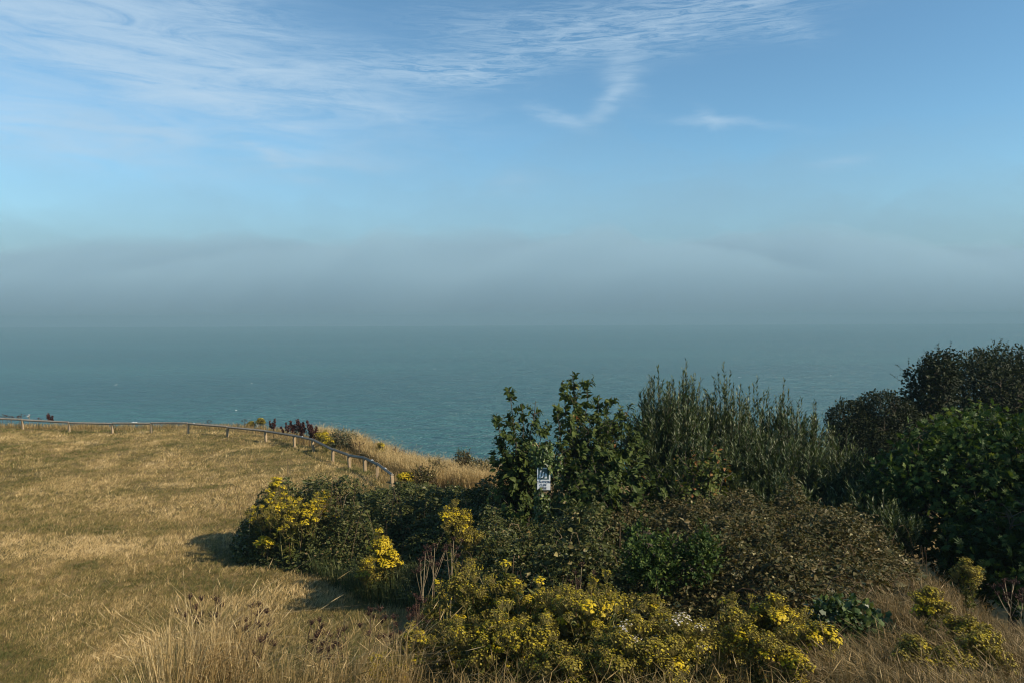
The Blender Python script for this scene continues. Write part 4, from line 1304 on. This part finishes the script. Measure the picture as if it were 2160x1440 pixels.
def rag_variant(seed, h, spread, nst, nheads):
    """a plant as (stem mesh, leaf mesh, head transforms) in unit plant space"""
    rg = np.random.default_rng(seed)
    hp = []
    st = Acc()
    lf = Acc()
    for s in range(nst):
        th = rg.random() * 6.283
        rad = spread * math.sqrt(rg.random()) * 0.75
        axis = np.array([rad * math.cos(th), rad * math.sin(th), h * rg.uniform(0.72, 1.0)])
        b = np.array([axis[0] * 0.25, axis[1] * 0.25, -0.06])
        t_ = np.linspace(0, 1, 6)[:, None]
        P = b * (1 - t_) + axis * t_ + np.array([axis[0], axis[1], 0]) * -0.2 * (t_ * (1 - t_))
        P[1:-1] += rg.normal(size=(4, 3)) * 0.012
        tubes(st, P[None], np.linspace(0.006, 0.003, 6)[None], 4, rg.random())
        br = []
        for q in range(nheads):
            f = rg.uniform(0.58, 0.86)
            p0 = b * (1 - f) + axis * f
            a2 = rg.random() * 6.283
            r2_ = rg.uniform(0.05, 0.17) if q else 0.01
            tip = np.array([axis[0] + r2_ * math.cos(a2), axis[1] + r2_ * math.sin(a2), axis[2] - 1.5 * r2_ * rg.uniform(0.1, 1.2) - 0.03])
            br.append(np.stack([p0, p0 * 0.5 + tip * 0.5 + np.array([0, 0, -0.02]) + (tip - p0) * [0.12, 0.12, 0], tip]))
            hp.append((tip, unit(tip - p0 + np.array([0, 0, 0.35])), rg.uniform(0.8, 1.25)))
        tubes(st, np.array(br), np.array([0.003, 0.0024, 0.002])[None], 3, 0.5)
        k = 34
        f = rg.uniform(0.12, 0.92, k) ** 0.8
        pos = b * (1 - f[:, None]) + axis * f[:, None]
        dv = unit(np.stack([rg.normal(size=k), rg.normal(size=k), 0.25 + 0.5 * rg.normal(size=k)], -1))
        leaves(lf, LEAF2, pos, dv, unit(np.array([0, 0, 1.0]) + 0.4 * rg.normal(size=(k, 3))), 0.045 + 0.05 * rg.random(k) * (1.2 - f), np.clip(0.5 + 0.25 * rg.normal(size=k), 0, 1))
        leaves(lf, NARROW, pos + dv * 0.015, unit(dv + 0.7 * rg.normal(size=(k, 3))), rdir(k), 0.06 + 0.04 * rg.random(k), np.clip(0.55 + 0.25 * rg.normal(size=k), 0, 1))
    return st.mesh('stem', M['rag_stem']), lf.mesh('foliage', M['rag_leaf']), hp


RV = [rag_variant(100 + i, 0.9, 0.26, 6, 6) for i in range(5)]
RS = [rag_variant(200 + i, 0.9, 0.12, 3, 5) for i in range(3)]


def ragwort(label, X, Ytop, d, mixk, small=False, h=None, group=None, zbase=None, wide=1.0, hs=1.0):
    """X, Ytop: where the top of the plant shows; d: depth"""
    b = gpt(X, d)
    if zbase is not None:
        b[2] = zbase
    top = at(X, Ytop, d)[2]
    hh = top - b[2] if h is None else h
    st, lf, hp = (RS if small else RV)[int(RNG.integers(3 if small else 5))]
    s = hh / 0.98
    sw = min(s, 1.0) * wide if not small else min(s, 1.3) * wide
    t = thing('ragwort', label, 'ragwort', b, RNG.random() * 6.283, group)
    o = link('stem', st, t)
    o.scale = (sw, sw, s)
    o = link('foliage', lf, t)
    o.scale = (sw, sw, s)
    tag(o, kind='stuff')
    keys, pr = zip(*mixk.items())
    for (tip, dr, sc) in hp:
        k = RNG.choice(len(keys), p=np.array(pr) / sum(pr))
        ms = HEADS[keys[k]]
        o = link('flower_head', ms[int(RNG.integers(len(ms)))], t)
        q = Vector(dr).to_track_quat('Z', 'Y')
        o.matrix_local = Matrix.LocRotScale(Vector((tip[0] * sw, tip[1] * sw, tip[2] * s)), q, Vector((sc * hs, sc * hs, sc * hs)))
    return t


i_ = 0
MX = {'y': dict(bright=2.2, gold=4, spent=4), 'g': dict(bright=0.3, gold=3, spent=6.5), 's': dict(bright=0.4, gold=3, spent=6), 'w': dict(gold=3, spent=5, fluff=1.6), 'b': dict(bright=8, gold=2)}
ROW = 'ragwort in the foreground row'
for i_, (lab, X, Y, d, mk) in enumerate([
        ('thin olive ragwort standing left of the foreground row beside the dead stalks', 925, 1225, 6.4, 'g'),
        ('low ragwort in the grass between the lone bottom clump and the row', 905, 1320, 5.7, 'g'),
        ('yellow tipped ragwort close behind the left end of the row', 955, 1265, 5.9, 'y'),
        ('ragwort at the left end of the foreground row, tall and olive', 985, 1175, 6.2, 'g'),
        ('tall olive yellow ragwort second from the left end of the foreground row', 1035, 1205, 5.9, 'g'),
        ('tall ragwort with yellow tips above a black gap in the brambles', 1110, 1198, 5.9, 'y'),
        ('lower ragwort with bright yellow buttons left of centre in the foreground', 1060, 1255, 5.3, 'y'),
        ('ragwort with scattered yellow buttons before the brambles', 1170, 1240, 5.7, 'y'),
        ('thin ragwort filling the gap left of the bright peak', 1215, 1235, 5.6, 'g'),
        ('ragwort with the bright yellow peak in the middle of the foreground', 1290, 1212, 5.9, 'y'),
        ('golden ragwort below the bright middle peak', 1265, 1270, 5.3, 'y'),
        ('olive ragwort with white seed fluff in the middle of the foreground', 1325, 1290, 5.1, 'w'),
        ('rounded olive ragwort right of the bright peak', 1385, 1262, 5.5, 'g'),
        ('ragwort with white seed fluff at the right of the foreground row', 1425, 1295, 5.1, 'w'),
        ('brown stemmed ragwort at the right end of the foreground row', 1470, 1310, 5.2, 's'),
        ('spent olive ragwort at the bottom edge in the middle', 1300, 1360, 4.7, 's'),
        ('spent ragwort at the bottom edge with red stems', 1400, 1365, 4.7, 's'),
        ('spent ragwort at the bottom edge left of the middle', 1200, 1345, 4.8, 'g'),
        ('shaded ragwort low behind the lower left flower clump', 1120, 1325, 5.0, 'g'),
        ('golden ragwort clump with pale stems at the lower left of the row', 1010, 1300, 5.1, 'y'),
        ('low bright ragwort clump standing alone at the bottom left of the row', 855, 1358, 5.5, 'y'),
        ('second low bright ragwort behind the lone bottom clump', 815, 1400, 5.3, 'y'),
        ('tall yellow ragwort heading the right hand foreground clump', 1590, 1250, 6.0, 'y'),
        ('ragwort with spread yellow heads right of the tall one', 1660, 1262, 5.9, 'y'),
        ('ragwort at the left side of the right hand clump', 1545, 1295, 5.6, 'g'),
        ('dense golden ragwort at the bottom of the right hand clump', 1610, 1345, 5.1, 'y'),
        ('ragwort trailing at the right side of the right hand clump', 1705, 1330, 5.4, 'y'),
        ('ragwort low at the bottom edge of the right hand clump', 1680, 1385, 4.9, 'y'),
        ('green yellow ragwort patch at the bottom right corner', 1930, 1365, 5.2, 'g'),
        ('spent green ragwort at the bottom edge near the right corner', 2010, 1370, 5.1, 'g'),
        ('ragwort with an orange yellow button at the bottom right corner', 2090, 1360, 5.3, 'g')]):
    ragwort(lab, X, Y - 26 + (i_ * 37 % 5 - 2) * 8, d, MX[mk], group=ROW, wide=0.90 + 0.05 * (i_ * 3 % 4), hs=0.92)
for (lab, X, Y, d, mk, hh) in [
        ('lone yellow ragwort on pale stalks on the right grassy bank', 1975, 1228, 6.6, 'y', 0.62),
        ('small yellow ragwort leaning beside the lone bank ragwort', 2035, 1295, 6.3, 'g', 0.5),
        ('olive ragwort in the dark hollow below the sycamore', 2055, 1165, 8.2, 'g', 0.7),
        ('bright yellow ragwort spire in front of the left brambles', 795, 1098, 13.0, 'b', None),
        ('second bright ragwort stem leaning right of the yellow spire', 815, 1150, 12.8, 'b', None),
        ('small ragwort sprig below the yellow spire', 770, 1172, 12.6, 'y', None),
        ('rusty yellow ragwort rising from the middle of the brambles', 955, 1045, 11.5, 'y', None),
        ('brownish ragwort behind the rusty yellow one', 985, 1062, 11.6, 'g', None),
        ('tall pale yellow ragwort at the back of the lawn corner bush', 585, 990, 15.4, 'b', None),
        ('broad bright ragwort on the right of the lawn corner bush', 640, 1030, 14.6, 'b', None),
        ('ragwort with dense heads in the front of the lawn corner bush', 600, 1045, 14.5, 'y', None),
        ('golden ragwort at the left side of the lawn corner bush', 560, 1050, 15.0, 'y', None),
        ('low ragwort sprig at the lawn edge in the shadow', 548, 1135, 14.6, 'b', 0.35),
        ('yellow ragwort sprig behind the lawn corner bush', 690, 1025, 15.5, 'y', None)]:
    b_ = gpt(X, d)
    if hh is None:
        hh = min(at(X, Y, d)[2] - b_[2], 1.35 if d < 14 else 2.0)
        zb_ = at(X, Y, d)[2] - hh
    else:
        zb_ = at(X, Y, d)[2] - hh
    ragwort(lab, X, Y, d, MX[mk], small=False, h=hh, zbase=zb_, wide=1.5 if d >= 14 else 0.75, hs=1.35 if d > 10 else 1.0)
for (lab, X, Y, d, mk) in [('ragwort bush on the skyline behind the fence, green and golden', 548, 880, 34, 'g'), ('low ragwort on the skyline left of the golden one', 525, 888, 34, 's'),
                           ('yellow ragwort beside the maroon docks', 678, 908, 27.5, 'y'), ('second yellow ragwort under the docks close to the rail', 686, 918, 26.5, 'y'),
                           ('bright yellow ragwort at the buried end of the fence', 855, 998, 21.0, 'b'), ('small orange ragwort standing up from the golden grass', 797, 932, 26.5, 'y')]:
    p = at(X, Y, d)
    g0 = gpt(X, d)
    hh = np.clip(p[2] - g0[2], 0.5, 1.3)
    ragwort(lab, X, Y, d, MX[mk], h=hh, zbase=p[2] - hh, wide=1.15, hs=1.6)


# ------------------------------------------------------------------ docks, dead umbels and other skyline weeds
def dock(label, X, Ytop, d, group=None, lean=-0.2, wide=1.0):
    p = at(X, Ytop, d)
    g0 = gpt(X, d)
    h = max(p[2] - g0[2], 0.4)
    t = thing('dock_plant', label, 'dock', g0, 0, group)
    n = 3
    tips = np.stack([lean * h * 0.5 + 0.10 * RNG.normal(size=n) * wide, 0.08 * RNG.normal(size=n), h * np.array([1.0, 0.9, 0.82])], -1)
    P = limb_paths(np.array([0, 0, -0.1]), tips, 6, 0, 0.02)
    st = Acc()
    tubes(st, P, 0.008, 3, 0.3)
    st.build('stem', M['dead_stem'], t)
    for j in range(n):
        hd = Acc()
        k = 110
        f = 0.62 + 0.38 * RNG.random(k)
        pos = P[j][0] * (1 - f[:, None]) + P[j][-1] * f[:, None]
        dv = rdir(k, 0.8)
        leaves(hd, LEAF2, pos + dv * 0.02 * (1.15 - f[:, None]) * 2, dv, rdir(k), 0.07 * RNG.uniform(0.6, 1.2, k), RNG.random(k))
        hd.build('seed_spike', M['dock'], t)
    return t


for i, (X, Y) in enumerate([(575, 884), (602, 894), (617, 888), (627, 887), (640, 884), (651, 886), (664, 896), (634, 900), (657, 905)]):
    dock(['tall maroon dock alone beside the golden ragwort bush', 'maroon dock at the left end of the dock clump', 'maroon dock second in the clump', 'maroon dock third in the clump with a bent tip', 'tallest maroon dock in the middle of the clump', 'maroon dock right of the tallest one', 'maroon dock at the right end leaning left', 'short dock in the middle of the clump', 'short dark dock above the yellow ragwort'][i], X, Y, 30.5 - 0.03 * (X - 575), 'maroon docks behind the fence')
dock('single dark curved dock on the skyline above the left fence', 106, 872, 35.0, None, -0.5)


def umbel(label, X, Ytop, d, h, mat_t=0.3, nb=6, spread=0.22, group=None, headr=0.03, lean=(0, 0), stemw=0.0035, seed='seed', zfree=False):
    p = at(X, Ytop, d)
    zb_ = p[2] - h
    if not zfree:
        zb_ = min(zb_, gpt(X, d)[2])
        h = p[2] - zb_
    t = thing('dead_umbel' if seed == 'seed' else 'flowering_umbel', label, 'weed', (p[0], p[1], zb_), 0, group)
    st = Acc()
    tipc = np.array([lean[0] * h, lean[1] * h, h])
    s_ = np.linspace(0, 1, 6)[:, None]
    main = tipc * s_ + np.array([lean[0] * -0.2, 0, 0]) * h * s_ * (1 - s_)
    tubes(st, main[None], np.linspace(stemw * 1.6, stemw, 6)[None], 4, mat_t)
    hp = []
    for b in range(nb):
        f = RNG.uniform(0.5, 0.88)
        p0 = tipc * f
        a = RNG.random() * 6.283
        r_ = spread * RNG.uniform(0.35, 1.0)
        tp = tipc * np.array([1, 1, RNG.uniform(0.82, 1.0)]) + np.array([math.cos(a) * r_, math.sin(a) * r_, 0])
        tubes(st, np.stack([p0, p0 * 0.45 + tp * 0.55 + [0, 0, -0.02], tp])[None], stemw * 0.75, 3, mat_t)
        hp.append(tp)
    hp.append(tipc)
    st.build('stem', M['dead_stem'], t)
    for q in hp:
        hd = Acc()
        k = 26
        pr = q + np.stack([RNG.normal(size=k) * headr * 0.75, RNG.normal(size=k) * headr * 0.75, RNG.normal(size=k) * headr * 0.35 + 0.01], -1)
        tubes(hd, np.stack([np.broadcast_to(q - [0, 0, headr], (k, 3)), pr], 1), 0.0012, 3, 0.3)
        leaves(hd, LEAF2, pr, rdir(k, 0.5), rdir(k), 0.016 * headr / 0.03 * RNG.uniform(0.7, 1.3, k), RNG.random(k))
        hd.build('seed_head', M[seed] if seed == 'seed' else M['dropping'], t)
    return t


for i, (X, Y, d, h, ln_) in enumerate([(430, 1258, 5.4, 0.95, -0.1), (488, 1275, 5.3, 0.9, 0.22), (455, 1262, 5.4, 0.9, 0.0), (555, 1305, 5.3, 0.85, -0.15), (612, 1312, 5.2, 0.85, 0.18), (500, 1340, 5.1, 0.7, 0.3), (690, 1335, 5.3, 0.8, 0.0),
                                       (770, 1285, 5.6, 0.95, 0.05), (750, 1325, 5.4, 0.85, -0.1), (860, 1265, 5.8, 0.9, 0.1), (890, 1255, 5.9, 0.9, -0.05), (830, 1300, 5.6, 0.8, 0.0), (660, 1370, 5.0, 0.6, 0.1)]):
    umbel(['dead brown umbel at the left end of the tussock grass', 'dead umbel leaning right above the straw tussock', 'dead umbel standing upright in the straw tussock', 'dead dark umbel leaning left over the lawn edge', 'dead umbel with a heavy dark head leaning right', 'short dead umbel leaning far right in the tussock', 'dead umbel before the pale lawn patch',
           'tall dead umbel with purple brown heads left of the ragwort', 'dead umbel below the tall purple brown one', 'dead umbel among dark stems beside the ragwort row', 'tall dead umbel touching the ragwort row', 'low dead umbel among grey stems', 'low dead umbel in the front grass'][i],
          X, Y, d, h, 0.15, 6, 0.13, 'dead umbels on the near bank', 0.020, (ln_, 0), 0.0028)
for i, (X, Y, d, h) in enumerate([(2128, 1225, 7.6, 0.55), (2150, 1245, 7.4, 0.5), (945, 1135, 9.8, 0.8), (905, 1150, 9.6, 0.8), (885, 1165, 9.2, 0.8), (1215, 1190, 8.2, 0.8)]):
    umbel(['dead umbel with a fawn head at the dark right edge', 'smaller fawn dead umbel at the right edge of the photo', 'pale stalked dead umbel right of the yellow spire', 'grey dead umbel between the brambles and the ragwort row', 'dead umbel with woolly heads left of the ragwort row', 'thin dead umbel rising against the black gap'][i],
          X, Y, d, h, 0.8, 7, 0.18, 'dead umbels by the brambles', 0.03, (0.05, 0))
for i, (X, Y) in enumerate([(5, 873), (14, 876), (23, 878), (40, 876), (45, 873), (80, 882), (440, 886), (500, 893), (515, 884), (833, 942), (848, 948), (757, 932)]):
    umbel(['leftmost dead stalk on the skyline above the fence', 'second dead stalk from the left on the skyline', 'third dead stalk from the left on the skyline', 'dead stalk left of the white umbel', 'forked dead stalk close to the white umbel', 'tiny dead stalk right of the white umbel', 'lone dead stalk in the middle of the left fence', 'thin dead stalk left of the ragwort bush', 'dark dead stalk touching the ragwort bush', 'dark dead stalk above the golden grass', 'second dark dead stalk above the golden grass', 'dead stalk beside the grey green bush'][i],
          X, Y, (35.2 if X < 600 else 26.5), 0.55, 0.1, 4, 0.18, 'dead stalks on the skyline', 0.032, (0.03, 0), 0.008)
umbel('white flowering umbel on the skyline at the far left', 62, 874, 35.2, 0.55, 0.6, 3, 0.08, None, 0.035, (0, 0), 0.008, 'white')

# grey-green clifftop bush and small brown shrubs by the golden grass
tree('clifftop_bush', 'grey green clifftop bush with rusty tips behind the rail', 'bush', gpt(723, 28.2), [bl(712, 928, 28.2, 0.38, 0.4, 0.42), bl(735, 930, 28.2, 0.34, 0.4, 0.38), bl(722, 942, 28.0, 0.5, 0.4, 0.35)],
     LEAF2, M['grey_leaf'], 2600, 0.075, 0.5, 0.3, 0.03, 40, 0.3, 10, 0.6, 0.25, 1.5)
for i, (X, Y, d, r_) in enumerate([(915, 985, 22.5, 0.32), (975, 965, 23.5, 0.28), (1012, 985, 22.5, 0.3), (890, 1000, 21.0, 0.3)]):
    tree('scrub_bush', ['brown scrub bush in the golden grass, widest of its row', 'tall thin brown scrub bush on the grassy clifftop', 'rusty scrub bush nearest the broad leaved shrub', 'small green brown scrub bush near the fence end'][i], 'bush', gpt(X, d), [bl(X, Y, d, r_, r_, r_ * 0.9), bl(X + 12, Y + 14, d, r_ * 0.9, r_, r_)],
         LEAF2, M['brown_bramble'], 900, 0.065, 0.55, 0.25, 0.02, 26, 0.35, 9, 0.7, 0.3, 1.5)
